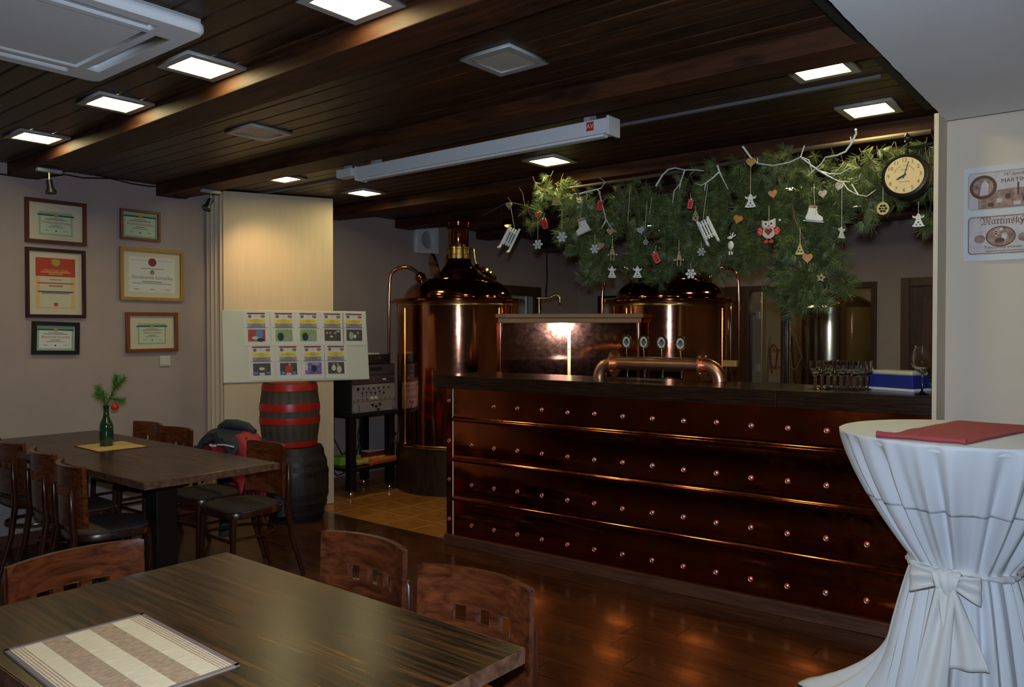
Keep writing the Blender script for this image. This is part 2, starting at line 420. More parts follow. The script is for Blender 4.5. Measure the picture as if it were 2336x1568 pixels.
# door on the far right
dr = struct(bpy.data.objects.new('door_1', None)); COL.objects.link(dr); dr.location = (-2.068, YB, 0)
for (x0, x1, z0, z1) in ((0, .085, 0, 2.075), (.97, 1.05, 0, 2.075), (.085, .97, 1.985, 2.075)):
    MB().box(x0, x1, -.045, 0, z0, z1).build('frame', 'door_brown', dr, bevel=.006)
MB().box(.085, .97, -.02, 0, 0, 1.985).build('leaf', 'frame_brown', dr)
MB().box(.20, .85, -.028, -.018, 1.15, 1.88).build('panel', 'door_brown', dr, bevel=.01)
# brown framed window in the left wall behind the kettle
w2 = struct(bpy.data.objects.new('window_2', None)); COL.objects.link(w2); w2.location = (WX, 0, 0)
for (a0, a1, z0, z1) in ((7.30, 7.38, .9, 2.08), (8.06, 8.2, .9, 2.08), (7.38, 8.06, 1.96, 2.08), (7.38, 8.06, .9, .98)):
    MB().box(0, .05, a0, a1, z0, z1).build('frame', 'frame_brown', w2, bevel=.004)
MB().box(0, .015, 7.38, 8.06, .98, 1.96).build('pane', 'glass_blue', w2)
MB().box(.015, .03, 7.92, 7.95, .98, 1.96).build('sash', 'steel', w2)

# tank room behind the window
struct(MB().box(-4.6, -4.5, YB + .14, 11.6, 0, 2.7).build('wall_tankroom_left', 'room_cream'))
struct(MB().box(-1.9, -1.8, YB + .14, 11.6, 0, 2.7).build('wall_tankroom_right', 'room_cream'))
struct(MB().box(-4.6, -1.8, 11.6, 11.7, 0, 2.7).build('wall_tankroom_back', 'room_cream'))
struct(MB().box(-4.6, -1.8, YB + .14, 11.7, 2.6, 2.7).build('ceiling_tankroom', 'room_cream'))
struct(MB().box(-4.6, -1.8, YB + .14, 11.7, -.05, 0).build('floor_tankroom', 'grout'))
tk = thing('steel_tank', 'tall domed steel tank seen through the interior window behind the bar', 'tank', (-3.16, 10.25, 0))
MB().lathe([(.55, .25), (.55, 1.78)], 48).build('shell', 'steel_warm_lit', tk, smooth=True)
MB().lathe([(.565, 1.765), (.565, 1.80), (.53, 1.84), (.40, 1.92), (.25, 1.985), (.1, 2.01), (0, 2.015)], 48).build('dome', 'steel_warm_lit', tk, smooth=True)
MB().lathe([(.10, 2.0), (.10, 2.06), (.13, 2.06), (.13, 2.09), (0, 2.09)], 20, c=(.12, .1, 0)).build('lid', 'steel', tk, smooth=True)
for a in range(3): MB().cyl((.4 * math.cos(a * 2.1), .4 * math.sin(a * 2.1), 0), (.4 * math.cos(a * 2.1), .4 * math.sin(a * 2.1), .3), .04).build('leg', 'steel', tk)
hp = [at(1812, 700, Y=9.65), at(1800, 740, Y=9.6), at(1818, 780, Y=9.6), at(1829, 815, Y=9.6), at(1815, 845, Y=9.6), at(1800, 835, Y=9.6), at(1790, 800, Y=9.62)]
tag(MB().tube(hp, .008, 6).build('hose', 'hose_clear', smooth=True), 'thin pale hose looped in front of the steel tank', 'hose')
tag(MB().cyl((-3.42, 9.5, 0), (-3.42, 9.5, 2.6), .035, n=16).build('steel_pipe', 'chrome', smooth=True), 'vertical polished steel pipe left of the steel tank', 'pipe')
cd = thing('cream_door', 'cream door leaf standing open behind the interior window', 'door', (-3.93, 9.46, 0))
MB().box(-.02, .20, 0, .04, 0, 2.0).build('leaf', 'room_cream', cd)
for z in (1.02, 1.66): MB().box(.14, .19, -.03, 0, z, z + .09).build('hinge', 'white_plastic', cd, bevel=.005)
MB().box(-.02, .2, -.004, 0, 1.72, 1.735).build('rail', 'frame_brown', cd)
ld = thing('step_ladder', 'folded aluminium step ladder leaning beside the cream door', 'ladder', (-3.62, 9.62, 0), R(8))
for s in (-1, 1): MB().tube([(s * .15, 0, 0), (s * .10, .18, 1.45)], .014, 8).build('rail', 'steel', ld)
for k in range(6): MB().box(-.14 + k * .006, .14 - k * .006, .03 * k - .02, .03 * k + .05, .22 + k * .21, .245 + k * .21).build('step', 'steel', ld)
MB().tube([(.02, -.05, 1.05), (.05, -.07, 1.3), (.0, -.06, 1.36), (-.05, -.06, 1.3), (-.02, -.06, 1.0)], .012, 6).build('grip', 'orange_plastic', ld, smooth=True)
cz = thing('room_lamp', 'ceiling lamp of the tank room above the steel tank', 'lamp', (-3.35, 9.72, 2.6))
MB().box(-.3, .3, -.08, .08, -.05, 0).build('housing', 'white_plastic', cz); MB().box(-.28, .28, -.06, .06, -.055, -.05).build('tube', 'lamp_dim', cz)

# ------------------------------------------------------------------ ceiling lights
def ceiling_light(x, y, on, label, cat='light'):
    t = thing('ceiling_light', label, cat, (x, y, ZC), group='square ceiling panels')
    fr = cut_shape('frame', [rect(-.135, .135, -.135, .135), rect(-.102, .102, -.102, .102)], .013, 'light_frame', Matrix.Translation((0, 0, -.0085)), bev=.0015)
    part(fr, 'frame', t)
    MB().box(-.102, .102, -.102, .102, -.010, -.004).build('diffuser', 'lamp_on' if on else 'diffuser', t)
    return t
CL = [(-5.196, 1.903, 1, 'lit square ceiling panel nearest the left wall, front row'), (-4.114, 1.873, 1, 'lit square ceiling panel left of the air conditioner end, front row'),
      (-3.251, 1.852, 1, 'lit square ceiling panel beside the air conditioner corner'), (-2.205, 1.822, 1, 'lit square ceiling panel cut by the top edge of the picture'),
      (-4.07, 2.675, 0, 'unlit square ceiling panel above the certificates side, smaller looking'), (-2.168, 2.627, 0, 'unlit square ceiling panel in the middle of the wooden ceiling'),
      (-5.141, 3.573, 1, 'lit square ceiling panel above the beige partition'), (-5.142, 4.386, 1, 'lit square ceiling panel just right of the beige partition top'),
      (-3.201, 4.36, 1, 'lit square ceiling panel above the yellow lit pine sprig'), (-1.15, 3.583, 1, 'lit square ceiling panel nearest the white soffit, upper'),
      (-1.162, 4.40, 1, 'lit square ceiling panel nearest the white soffit, above the clock'), (-2.222, 6.45, 1, 'lit ceiling panel glimpsed through the pine garland'),
      (-3.242, 6.25, 0, 'unlit ceiling panel glimpsed through the pine garland'),
      (-2.2, 7.62, 1, 'added lit ceiling panel, unseen behind the far beam, right'), (-4.25, 7.62, 1, 'added lit ceiling panel, unseen behind the far beam, left')]  # this pair is added out of sight to brighten the back wall
for a in CL: ceiling_light(*a)

# ------------------------------------------------------------------ air conditioner
ac = thing('air_conditioner', 'white ceiling cassette air conditioner at the upper left', 'air conditioner', (-3.215, 1.14, ZC))
def rrect(hx, hy, r, n=6):
    o = []
    for cx, cy, a in ((hx - r, hy - r, 0), (-hx + r, hy - r, 90), (-hx + r, -hy + r, 180), (hx - r, -hy + r, 270)):
        for i in range(n + 1): o.append((cx + r * math.cos(R(a + 90 * i / n)), cy + r * math.sin(R(a + 90 * i / n))))
    return o
slots = []
for s in (-1, 1):
    slots.append(rect(-.30, .30, s * .365 - .028, s * .365 + .028)); slots.append(rect(s * .365 - .028, s * .365 + .028, -.30, .30))
part(cut_shape('body', [rrect(.45, .45, .04)] + slots + [rect(-.305, .305, -.305, .305)], .022, 'white_plastic', Matrix.Translation((0, 0, -.036)), bev=.012), 'body', ac)
MB().box(-.44, .44, -.44, .44, -.02, -.001).build('housing', 'grey_plastic', ac)
MB().box(-.30, .30, -.30, .30, -.052, -.02).build('intake_panel', 'white_plastic', ac, bevel=.006)
for s in (-1, 1):
    MB().box(-.285, .285, -.022, .022, -.004, .004).build('louver', 'grey_plastic', ac, loc=(0, s * .365, -.036), rot=(R(28 * s), 0, 0))
    MB().box(-.022, .022, -.285, .285, -.004, .004).build('louver', 'grey_plastic', ac, loc=(s * .365, 0, -.036), rot=(0, R(-28 * s), 0))
MB().box(-.05, .05, -.004, .004, -.052, -.048).build('display', 'white_shiny', ac, loc=(-.30, .425, 0))

# ------------------------------------------------------------------ projection screen case, conduit, spots
sc = thing('projection_screen', 'long white roll-up projection screen case fixed under the ceiling', 'screen', (-4.19, 3.5, 2.535))
MB().box(0, 1.985, 0, .095, .012, .09).build('case', 'white_plastic', sc, bevel=.004)
MB().box(.01, 1.95, .02, .07, 0, .014).build('drop_bar', 'white_plastic', sc, bevel=.004)
MB().box(1.985, 2.0, -.006, .11, -.0, .098).build('end_cap', 'white_shiny', sc, bevel=.003)
MB().box(-.012, 0, -.003, .1, .0, .096).build('end_cap', 'white_shiny', sc, bevel=.003)
for xx in (.15, 1.85): MB().box(xx - .02, xx + .02, .02, .08, .09, .15).build('bracket', 'grey_plastic', sc)
lg = flat('logo', 1.86, 1.905, .035, .082, 0, 'orn_red', sc)
part(text_mesh('AV', .034, 'paper'), 'lettering', sc, (1.8825, -.0012, .058))
bx = thing('control_box', 'small white control box left of the projection screen case', 'box', (-4.40, 3.5, 2.575))
MB().box(0, .16, 0, .08, 0, .055).build('case', 'white_plastic', bx, bevel=.004)
MB().cyl((.16, .04, .03), (.19, .04, .03), .008).build('plug', 'grey_plastic', bx)
MB().box(.06, .10, .02, .06, .055, .11).build('bracket', 'grey_plastic', bx)
tag(MB().box(-5.9, -.97, 3.853, 3.872, ZC - .016, ZC - .001).build('cable_duct', 'duct_grey'), 'thin grey cable duct running along the wooden ceiling', 'duct')
def spot(loc, tilt, bulb, label):
    t = thing('spotlight', label, 'spotlight', loc)
    MB().box(-.02, .02, -.075, .075, -.022, 0).build('base', 'grey_plastic', t, bevel=.003)
    MB().cyl((0, 0, -.022), (0, 0, -.075), .006, n=8).build('arm', 'brass', t)
    T = Matrix.Rotation(tilt, 4, 'X')
    MB().lathe([(.018, .0), (.02, -.05), (.034, -.075), (.034, -.082), (.03, -.082)], 16, c=(0, 0, -.07), T=T).build('head', 'black_plastic', t, smooth=True)
    MB().lathe([(.028, -.078), (0, -.078)], 16, c=(0, 0, -.07), T=T).build('bulb', bulb, t)
    return t
spot((-5.66, 2.145, 2.585), R(8), 'white_shiny', 'small black spotlight above the top left certificate')
spot((-5.62, 3.27, 2.598), R(-25), 'spot_bulb', 'small black spotlight above the folded partition')
sl = bpy.data.lights.new('partition_spot', 'SPOT'); sl.energy = 15; sl.color = (1, .66, .33); sl.spot_size = R(80); sl.spot_blend = 1; sl.shadow_soft_size = .03
so = bpy.data.objects.new('partition_spot', sl); COL.objects.link(so); so.location = (-5.42, 3.40, 2.50)
so.rotation_euler = (Vector((-5.82, 3.88, 1.95)) - so.location).to_track_quat('-Z', 'Y').to_euler()
tag(MB().tube([at(0, 397, X=WX + .02), at(60, 406, X=WX + .02), at(84, 408, X=WX + .02), at(147, 398, X=WX + .015), at(190, 406, X=WX + .015), at(251, 407, X=WX + .015), at(300, 419, X=WX + .015), at(340, 425, X=WX + .015), at(386, 427, X=WX + .015), at(390, 440, X=-6.1), at(402, 449, X=-6.0), at(425, 452, X=-5.95), at(432, 446, X=-5.92)], .006, 6).build('cable', 'cable', smooth=True), 'black cable sagging along the top of the left wall', 'cable')
ws = thing('warm_spot', 'glowing orange spotlight under the ceiling above the left white sledge', 'spotlight', (-5.18, 6.325, ZC))
MB().lathe([(.045, 0), (.05, -.02), (.045, -.075), (.03, -.078)], 16).build('housing', 'copper_dome', ws, smooth=True)
MB().sphere((0, 0, -.078), .032, sc=(1, 1, .6)).build('bulb', 'warm_bulb', ws, smooth=True)

# ------------------------------------------------------------------ bar counter
BAR = (-3.906, 4.086, 0); BRZ = R(2.24)
bar = thing('bar_counter', 'long bar front clad in riveted copper sheets on a brown plinth', 'bar', BAR, BRZ)
MB().box(.01, 3.115, .012, .42, 0, 1.114).build('core', 'black_matte', bar)
MB().box(0, .056, -.006, .42, .075, 1.114).build('corner_post', 'copper_dark', bar, bevel=.004)
MB().box(.056, .0605, -.005, .012, .075, 1.114).build('sealant', 'white_plastic', bar)
MB().box(-.012, 3.115, -.022, .012, 0, .073).build('plinth', 'plinth_wood', bar, bevel=.003)
ZR = [.075, .325, .605, .89, 1.114]
for i in range(4):
    z0, z1 = ZR[i], ZR[i + 1]
    pf = [(.011, z1), (.0, z1 - .001)]
    if i < 3: pf = [(.011, z1 + .004), (-.0005, z1 - .012)]
    pf += [(.0, z0 + .045)]
    if i > 0: pf += [(-.003, z0 + .022), (-.010, z0 + .014), (-.014, z0 + .004), (-.012, z0 - .006), (-.004, z0 - .010), (.008, z0 - .008)]
    else: pf += [(0, z0)]
    MB().sweep(pf, .0615, 3.115).build('copper_sheet', 'copper_dark', bar, smooth=True)
rv = MB().lathe([(0, .009), (.0055, .008), (.0095, .0055), (.0105, .001), (.012, .001), (.0145, .003), (.0155, 0)], 14, T=Matrix.Rotation(R(90), 4, 'X')).mesh('rivet', 'copper_brushed', smooth=True)
for zi, z in enumerate((.162, .445, .72, 1.006)):
    for k in range(15):
        if k == 0 and zi == 3: continue
        part(rv, 'rivet', bar, (.23 + .198 * k, -.0005, z + random.uniform(-.004, .004)))
    part(rv, 'rivet', bar, (.028, -.006, z + .02))
top = thing('bar_worktop', 'dark wood grain worktop lying on the copper bar', 'worktop', (BAR[0], BAR[1], 1.115), BRZ)
MB().box(-.075, 2.36, -.046, .52, 0, .09).build('board', 'counter_wood', top, bevel=.003)
MB().box(2.362, 3.118, -.046, .52, 0, .09).build('board', 'counter_wood', top, bevel=.003)

# tap tower
A0 = Vector((-2.90, 4.52, 1.205)); B0 = Vector((-2.07, 4.59, 1.205)); dx = (B0 - A0); LX = dx.length
tp = thing('beer_tap_tower', 'U-shaped copper pipe beer tap tower with four medallions on the bar', 'beer tap', A0, math.atan2(dx.y, dx.x))
rb, hz = .10, .10
pth = [(0, 0, 0)] + [(rb - rb * math.cos(R(a)), 0, hz - rb + rb * math.sin(R(a)) + 0) for a in range(0, 91, 10)]
pth2 = [(LX - p[0], 0, p[2]) for p in reversed(pth)]
MB().tube(pth, .044, 24).build('left_elbow', 'copper_brushed', tp, smooth=True)
MB().tube(pth2, .044, 24).build('right_elbow', 'copper_brushed', tp, smooth=True)
MB().tube([(rb, 0, hz), (LX - rb, 0, hz)], .0445, 28).build('crossbar', 'copper_brushed', tp, smooth=True)
fd = MB().lathe([(.092, -.005), (.092, .005)], 32, T=Matrix.Rotation(R(90), 4, 'Y')).mesh('flange', 'copper_brushed', smooth=True)
for x in (rb + .012, LX - rb - .012):
    f = part(fd, 'flange', tp, (x, 0, hz))
    for k in range(4):
        a = R(45 + 90 * k); MB().cyl((-.014, .074 * math.cos(a), .074 * math.sin(a)), (.014, .074 * math.cos(a), .074 * math.sin(a)), .008, n=8).build('bolt', 'copper_brushed', f)
for k, (x, dz) in enumerate(((.205, .15), (.328, .15), (.452, .147), (.580, .142))):
    MB().tube([(x + .014, -.02, hz + .03), (x + .004, -.012, hz + .06), (x, -.008, hz + .10)], .005, 8).build('tap_stem', 'brass', tp, smooth=True)
    z = hz + dz - .008
    g = part(cut_shape('medallion', [circ(.036, 28, ry=.044), circ(.029, 28, ry=.037)], .012, 'brass', bev=.003), 'medallion', tp, (x, -.008, z))
    MB().prism(circ(.030, 28, ry=.038), -.003, .003).build('face', 'white_shiny', g)
    MB().prism([(-.022, -.002), (0, -.026), (.022, -.002), (.012, .012), (-.012, .012)], -.0045, -.003).build('emblem', 'ink_grey', g)
    MB().prism(circ(.009, 12, c=(0, .013)), -.0047, -.003).build('emblem_head', 'ink_black', g)
    if k: MB().prism(rect(-.010, .010, -.021, -.016), -.005, -.003).build('emblem_bar', ('ink_red', 'ink_red', 'cert_gold', 'cert_orange')[k], g)
    MB().sphere((0, -.004, -.045), .006, 8, 6).build('stud', 'brass', g, smooth=True)
    MB().tube([(x + .02, -.02, hz - .03), (x + .02, -.035, hz - .05), (x + .02, -.036, hz - .085)], .008, 8).build('spout', 'black_plastic', tp, smooth=True)
MB().box(LX - .02, LX + .07, .10, .14, .09, .13).build('knob', 'cap_wood', tp, bevel=.004)

# glasses on the bar
def goblet(prof_out, prof_in, name, label, loc, grp=None):
    t = thing(name, label, 'glass', loc, group=grp)
    MB().lathe(prof_out + prof_in[::-1], 20).build('bowl', 'glass_clear', t, smooth=True)
    return t
po = [(.0, 0), (.030, .0), (.030, .003), (.012, .007), (.0085, .02), (.0105, .03), (.0085, .042), (.0105, .052), (.0085, .066), (.014, .078), (.033, .098), (.040, .125), (.039, .165)]
pi = [(0, .086), (.012, .088), (.030, .101), (.0378, .126), (.0370, .165)]
po = [(r * .82, z * .93) for r, z in po]; pi = [(r * .82, z * .93) for r, z in pi]
def gob_parts(t, po, pi, kb):
    MB().lathe(po[:kb + 1] + [(0, po[kb][1])], 18).build('stem', 'glass_clear', t, smooth=True)
    MB().lathe([(0, po[kb][1] + .0005)] + po[kb:] + pi[::-1], 20).build('bowl', 'glass_clear', t, smooth=True)
g0 = None
for i in range(4):
    for j in range(3):
        lo = (-1.415 + .068 * i + .012 * j, 4.35 + .07 * j, 1.205)
        lab = ('small stemmed goblet in the huddle on the bar, ' + ('front', 'middle', 'rear')[j] + ' rank, ' + ('leftmost', 'second from left', 'second from right', 'rightmost')[i])
        if g0 is None:
            g0 = thing('goblet', lab, 'glass', lo, group='goblets on the bar'); gob_parts(g0, po, pi, 9)
        else:
            c = copy_tree(g0); c.location = lo; c['label'] = lab
wg = thing('wine_glass', 'large empty wine glass at the right end of the bar', 'glass', (-.885, 4.32, 1.205))
po2 = [(0, 0), (.036, 0), (.036, .002), (.012, .008), (.0045, .02), (.004, .09), (.006, .105), (.030, .118), (.048, .145), (.052, .175), (.046, .215), (.040, .242)]
pi2 = [(0, .109), (.028, .120), (.0465, .146), (.0505, .175), (.0445, .215), (.0385, .242)]
gob_parts(wg, po2, pi2, 6)
nb = thing('napkin_pack', 'blue box of white paper napkins on the bar', 'napkins', (-1.045, 4.56, 1.205), R(-22))
MB().box(-.14, .14, -.085, .085, 0, .014).build('tray_sheet', 'paper', nb, bevel=.004)
MB().box(-.125, .125, -.07, .07, .014, .082).build('wrapper', 'box_blue', nb, bevel=.004)
MB().box(-.122, .122, -.068, .068, .082, .105).build('napkin_stack', 'paper_cream', nb, bevel=.010)
sp_ = thing('fir_sprig', 'small green sprig behind the wine glass at the bar end', 'plant', (-.86, 4.55, 1.205))
m = MB(); rg = random.Random(5)
for k in range(160):
    b = Vector((rg.uniform(-.02, .03), rg.uniform(-.02, .02), rg.uniform(.0, .10))); d = Vector((rg.uniform(-1, 1), rg.uniform(-1, 1), rg.uniform(-.1, 1))).normalized() * .035
    m.tube([b, b + d], [.0016, .0004], 3, caps=False)
m.build('needles', 'fir_green', sp_); MB().tube([(0, 0, 0), (.01, 0, .06), (.02, 0, .11)], .004, 6).build('stem', 'twig', sp_)

# ------------------------------------------------------------------ brewing kettles
def kettle(label, loc, rz, mirror=1, extra=False):
    t = thing('copper_kettle', label, 'kettle', loc, rz, group='copper brewing kettles')
    MB().lathe([(.612, 0), (.612, .43)], 64).build('cladding', 'cladding', t, smooth=True)
    MB().lathe([(.618, .43), (.622, .435), (.622, .455), (.618, .46)], 64).build('lower_band', 'brass', t, smooth=True)
    MB().lathe([(.600, .46), (.600, 1.79)], 72).build('shell', 'copper', t, smooth=True)
    MB().lathe([(.602, 1.755), (.605, 1.758), (.605, 1.785), (.602, 1.79)], 64).build('upper_band', 'brass', t, smooth=True)
    for k in range(6):
        a = R(-90 + (-54, 44, -115, 104, 160, 175, -165, 72, -84)[k])
        T = Matrix.Rotation(a, 4, 'Z')
        MB().box(.598, .606, -.009, .009, .46, 1.735, T=T).build('strap', 'brass', t)
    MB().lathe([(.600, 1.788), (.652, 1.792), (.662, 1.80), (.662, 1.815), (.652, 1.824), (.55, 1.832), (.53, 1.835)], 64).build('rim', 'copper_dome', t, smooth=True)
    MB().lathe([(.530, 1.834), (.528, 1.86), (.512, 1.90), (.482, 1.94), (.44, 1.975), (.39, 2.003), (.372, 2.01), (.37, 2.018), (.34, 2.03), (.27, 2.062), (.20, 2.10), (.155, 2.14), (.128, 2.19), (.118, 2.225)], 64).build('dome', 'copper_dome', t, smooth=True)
    MB().lathe([(.118, 2.222), (.126, 2.226), (.126, 2.262), (.120, 2.266), (.120, 2.315), (.126, 2.32), (.126, 2.338), (.105, 2.345)], 48).build('collar', 'brass', t, smooth=True)
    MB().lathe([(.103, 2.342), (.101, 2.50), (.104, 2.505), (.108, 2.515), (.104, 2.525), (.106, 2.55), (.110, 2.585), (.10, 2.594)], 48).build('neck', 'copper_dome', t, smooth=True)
    # manway hatch on the dome: brass ring with a dark lid standing open
    T = Matrix.Translation((.27, -.14, 2.085)) @ Matrix.Rotation(R(-28), 4, 'Z') @ Matrix.Rotation(R(38), 4, 'Y')
    MB().lathe([(.105, -.02), (.125, -.01), (.125, .012), (.105, .02), (.10, 0)], 32, T=T.to_3x3(), c=T.to_translation()).build('hatch_ring', 'brass', t, smooth=True)
    MB().lathe([(.10, 0), (0, .012)], 32, T=T.to_3x3(), c=T.to_translation()).build('hatch_glass', 'copper_dome', t, smooth=True)
    T = Matrix.Translation((-.24, .02, 2.15)) @ Matrix.Rotation(R(20), 4, 'Z') @ Matrix.Rotation(R(78), 4, 'Y')
    MB().lathe([(.0, -.02), (.13, -.015), (.14, .0), (.13, .012), (0, .02)], 32, T=T.to_3x3(), c=T.to_translation()).build('hatch_lid', 'copper_dome', t, smooth=True)
    MB().tube([(.16, -.07, 2.32), (.17, -.08, 2.22), (.20, -.11, 2.12)], .006, 6).build('hinge_rod', 'brass', t)
    # overflow pipe swinging out from a ball and running down outside the shell
    for sgn in ((1, -1) if extra else (1,)):
        MB().sphere((-.37 * sgn, -.04, 2.045), .055, 16, 10).build('ball_joint', 'copper_dome', t, smooth=True)
        pp = [(-.38 * sgn, -.05, 2.07)] + [(-.52 * sgn + .145 * sgn * math.cos(R(a)), -.06, 2.03 + .115 * math.sin(R(a))) for a in range(20, 181, 20)] + [(-.675 * sgn, -.05, 1.85), (-.680 * sgn, -.04, 1.2), (-.680 * sgn, -.04, .55), (-.62 * sgn, 0, .50)]
        MB().tube(pp, .014, 10).build('overflow_pipe', 'copper', t, smooth=True)
    return t
KZ = YAW
kettle('copper brewing kettle on the left with tall neck, behind the equipment cart', (-5.325, 5.735, 0), KZ)
kettle('copper brewing kettle on the right, its neck hidden in the pine garland', (-3.735, 7.10, 0), KZ, extra=True)
# copper panel between the kettles
pa = thing('copper_screen', 'flat copper screen with wooden cap between the two kettles', 'screen wall', (-4.727, 5.6475, 0), YAW - R(3.55))
MB().box(0, 1.297, 0, .02, 0, 1.592).build('sheet', 'copper_sheet', pa)
MB().box(-.03, 1.325, -.05, .09, 1.64, 1.678).build('cap', 'cap_wood', pa, bevel=.004)
MB().box(-.01, 1.31, -.035, .075, 1.592, 1.64).build('cap_moulding', 'cap_wood', pa, bevel=.006)
MB().box(.635, .663, -.008, 0, 0, 1.592).build('joint_strip', 'brass', pa)
for x in (.012, 1.285): MB().cyl((x, -.004, 0), (x, -.004, 1.592), .014, n=12).build('edge_tube', 'copper', pa, smooth=True)
for z in (1.53, 1.35): MB().sphere((.649, -.009, z), .006, 8, 6).build('screw', 'brass', pa)
bt = thing('brass_swan_tap', 'brass swan neck tap rising behind the copper panel', 'tap', (-4.644, 6.153, 0), YAW)
MB().tube([(0, 0, 1.2), (0, 0, 1.84)], .010, 10).build('riser', 'brass', bt, smooth=True)
MB().tube([(-.02, 0, 1.838), (.08, 0, 1.838), (.11, 0, 1.845), (.15, 0, 1.868), (.18, 0, 1.868), (.20, 0, 1.845), (.202, 0, 1.80)], .011, 10).build('spout', 'brass', bt, smooth=True)
MB().sphere((.018, -.012, 1.70), .012, 8, 6).build('valve_knob', 'brass', bt, smooth=True)
# dark picture behind right kettle, fan, red pipe, bell
pf_ = thing('dark_framed_picture', 'black framed picture on the back wall behind the right kettle', 'picture', (-5.852, YB, 1.55))
part(cut_shape('frame', [rect(0, .5, 0, .44), rect(.035, .465, .035, .405)], .025, 'frame_black'), 'frame', pf_, (0, -.0135, 0)); flat('sheet', .035, .465, .035, .405, -.002, 'paper_cream', pf_)
fb = thing('exhaust_fan', 'white square extractor fan with round grille on the left wall', 'fan', (WX, 6.12, 2.51), R(90))
part(cut_shape('housing', [rect(-.16, .16, -.142, .142), circ(.10, 28)], .06, 'white_plastic', bev=.006), 'housing', fb, (0, -.037, 0))
MB().prism(circ(.10, 28), -.015, -.002).build('shutter', 'vent_glass', fb)
for k in range(5): MB().box(-.095 + abs(k - 2) * .012, .095 - abs(k - 2) * .012, -.022, -.015, -.072 + .036 * k, -.066 + .036 * k).build('slat', 'grey_plastic', fb)
tag(MB().cyl(Vector((-6.12, 6.18, 1.7)), Vector((-6.12, 6.18, 2.36)), .022, n=14).build('red_brown_pipe', 'frame_redbrown', smooth=True), 'red brown vertical pipe under the extractor fan', 'pipe')
bl = thing('black_bell', 'black bell with a knotted pull rope hanging by the pine garland', 'bell', (-4.86, 6.62, 2.36))
MB().lathe([(.115, 0), (.118, .008), (.085, .05), (.07, .10), (.062, .15), (.04, .175), (.012, .18), (.012, .215), (0, .215)], 24).build('cup', 'black_plastic', bl, smooth=True)
MB().tube([(0, 0, .21), (0, 0, .325)], .006, 6).build('hanger', 'black_matte', bl)
MB().tube([(-.03, 0, .03), (-.035, 0, -.1), (-.04, .01, -.22), (-.03, 0, -.3), (-.045, 0, -.42), (-.04, 0, -.5)], [.009, .008, .011, .008, .012, .008], 8).build('pull_rope', 'black_matte', bl, smooth=True)

# ------------------------------------------------------------------ folded partition, barrels, display board
PL, PRr = Vector((-5.955, 3.575, 0)), Vector((-5.575, 4.40, 0)); pd = (PRr - PL); pw = pd.length; prz = math.atan2(pd.y, pd.x)
fp = thing('folding_partition', 'tall beige folding partition, its panels folded against the left wall', 'partition', PL, prz)
MB().box(0, pw, 0, .035, .005, ZC - .012).build('panel', 'panel_beige', fp, bevel=.002)
for k in range(4):
    MB().box(-.030 - .028 * k, .55, .042 + .042 * k, .078 + .042 * k, .005, ZC - .012 if k < 2 else 2.59).build('panel', 'panel_beige' if k != 3 else 'panel_edge', fp, bevel=.006)
MB().box(-.026, -.012, .0, .035, .005, ZC - .012).build('edge_profile', 'panel_edge', fp)

def barrel(label, loc, rb, rm, h, mat, hoops, hm, grp):
    t = thing('barrel', label, 'barrel', loc, R(20), grp)
    rr = lambda u: rb + (rm - rb) * (1 - (2 * u - 1) ** 2)
    n = 22
    m0 = MB()
    k = 3
    vs = []; N = 12
    for i in range(N + 1):
        u = i / N; r = rr(u)
        for a in (-math.pi / n * .985, 0, math.pi / n * .985): vs.append((r * math.cos(a), r * math.sin(a), u * h))
        vs.append(((r - .02) * math.cos(math.pi / n * .985), (r - .02) * math.sin(math.pi / n * .985), u * h)); vs.append(((r - .02) * math.cos(-math.pi / n * .985), (r - .02) * math.sin(-math.pi / n * .985), u * h))
    fs = []
    for i in range(N):
        for j in range(5): fs.append((i * 5 + j, i * 5 + (j + 1) % 5, (i + 1) * 5 + (j + 1) % 5, (i + 1) * 5 + j))
    fs += [(4, 3, 2, 1, 0), tuple(N * 5 + j for j in range(5))]
    me = m0.add(vs, fs).mesh('stave', mat, True)
    for i in range(n): part(me, 'stave', t, rot=(0, 0, 2 * math.pi * i / n))
    MB().lathe([(rb - .018, h - .03), (0, h - .028)], 24).build('head', mat, t)
    for (z0, z1) in hoops:
        MB().lathe([(rr(z0) + .001, z0 * h), (rr(z0) + .005, z0 * h), (rr((z0 + z1) / 2) + .006, (z0 + z1) / 2 * h), (rr(z1) + .005, z1 * h), (rr(z1) + .001, z1 * h)], 40).build('hoop', hm, t, smooth=True)
    return t
BC = Vector((-5.40, 3.875, 0))
barrel('large dark wooden barrel standing on the floor under the smaller barrel', BC, .205, .262, .59, 'stave_dark', [(.0, .09), (.16, .24), (.31, .38), (.62, .69), (.76, .83), (.91, 1)], 'hoop_iron', 'stacked barrels')
barrel('small brown barrel with red hoops on top of the dark barrel', (-5.455, 3.862, .592), .208, .236, .512, 'stave', [(.0, .085), (.36, .46), (.56, .68), (.88, .985)], 'hoop_red', 'stacked barrels')

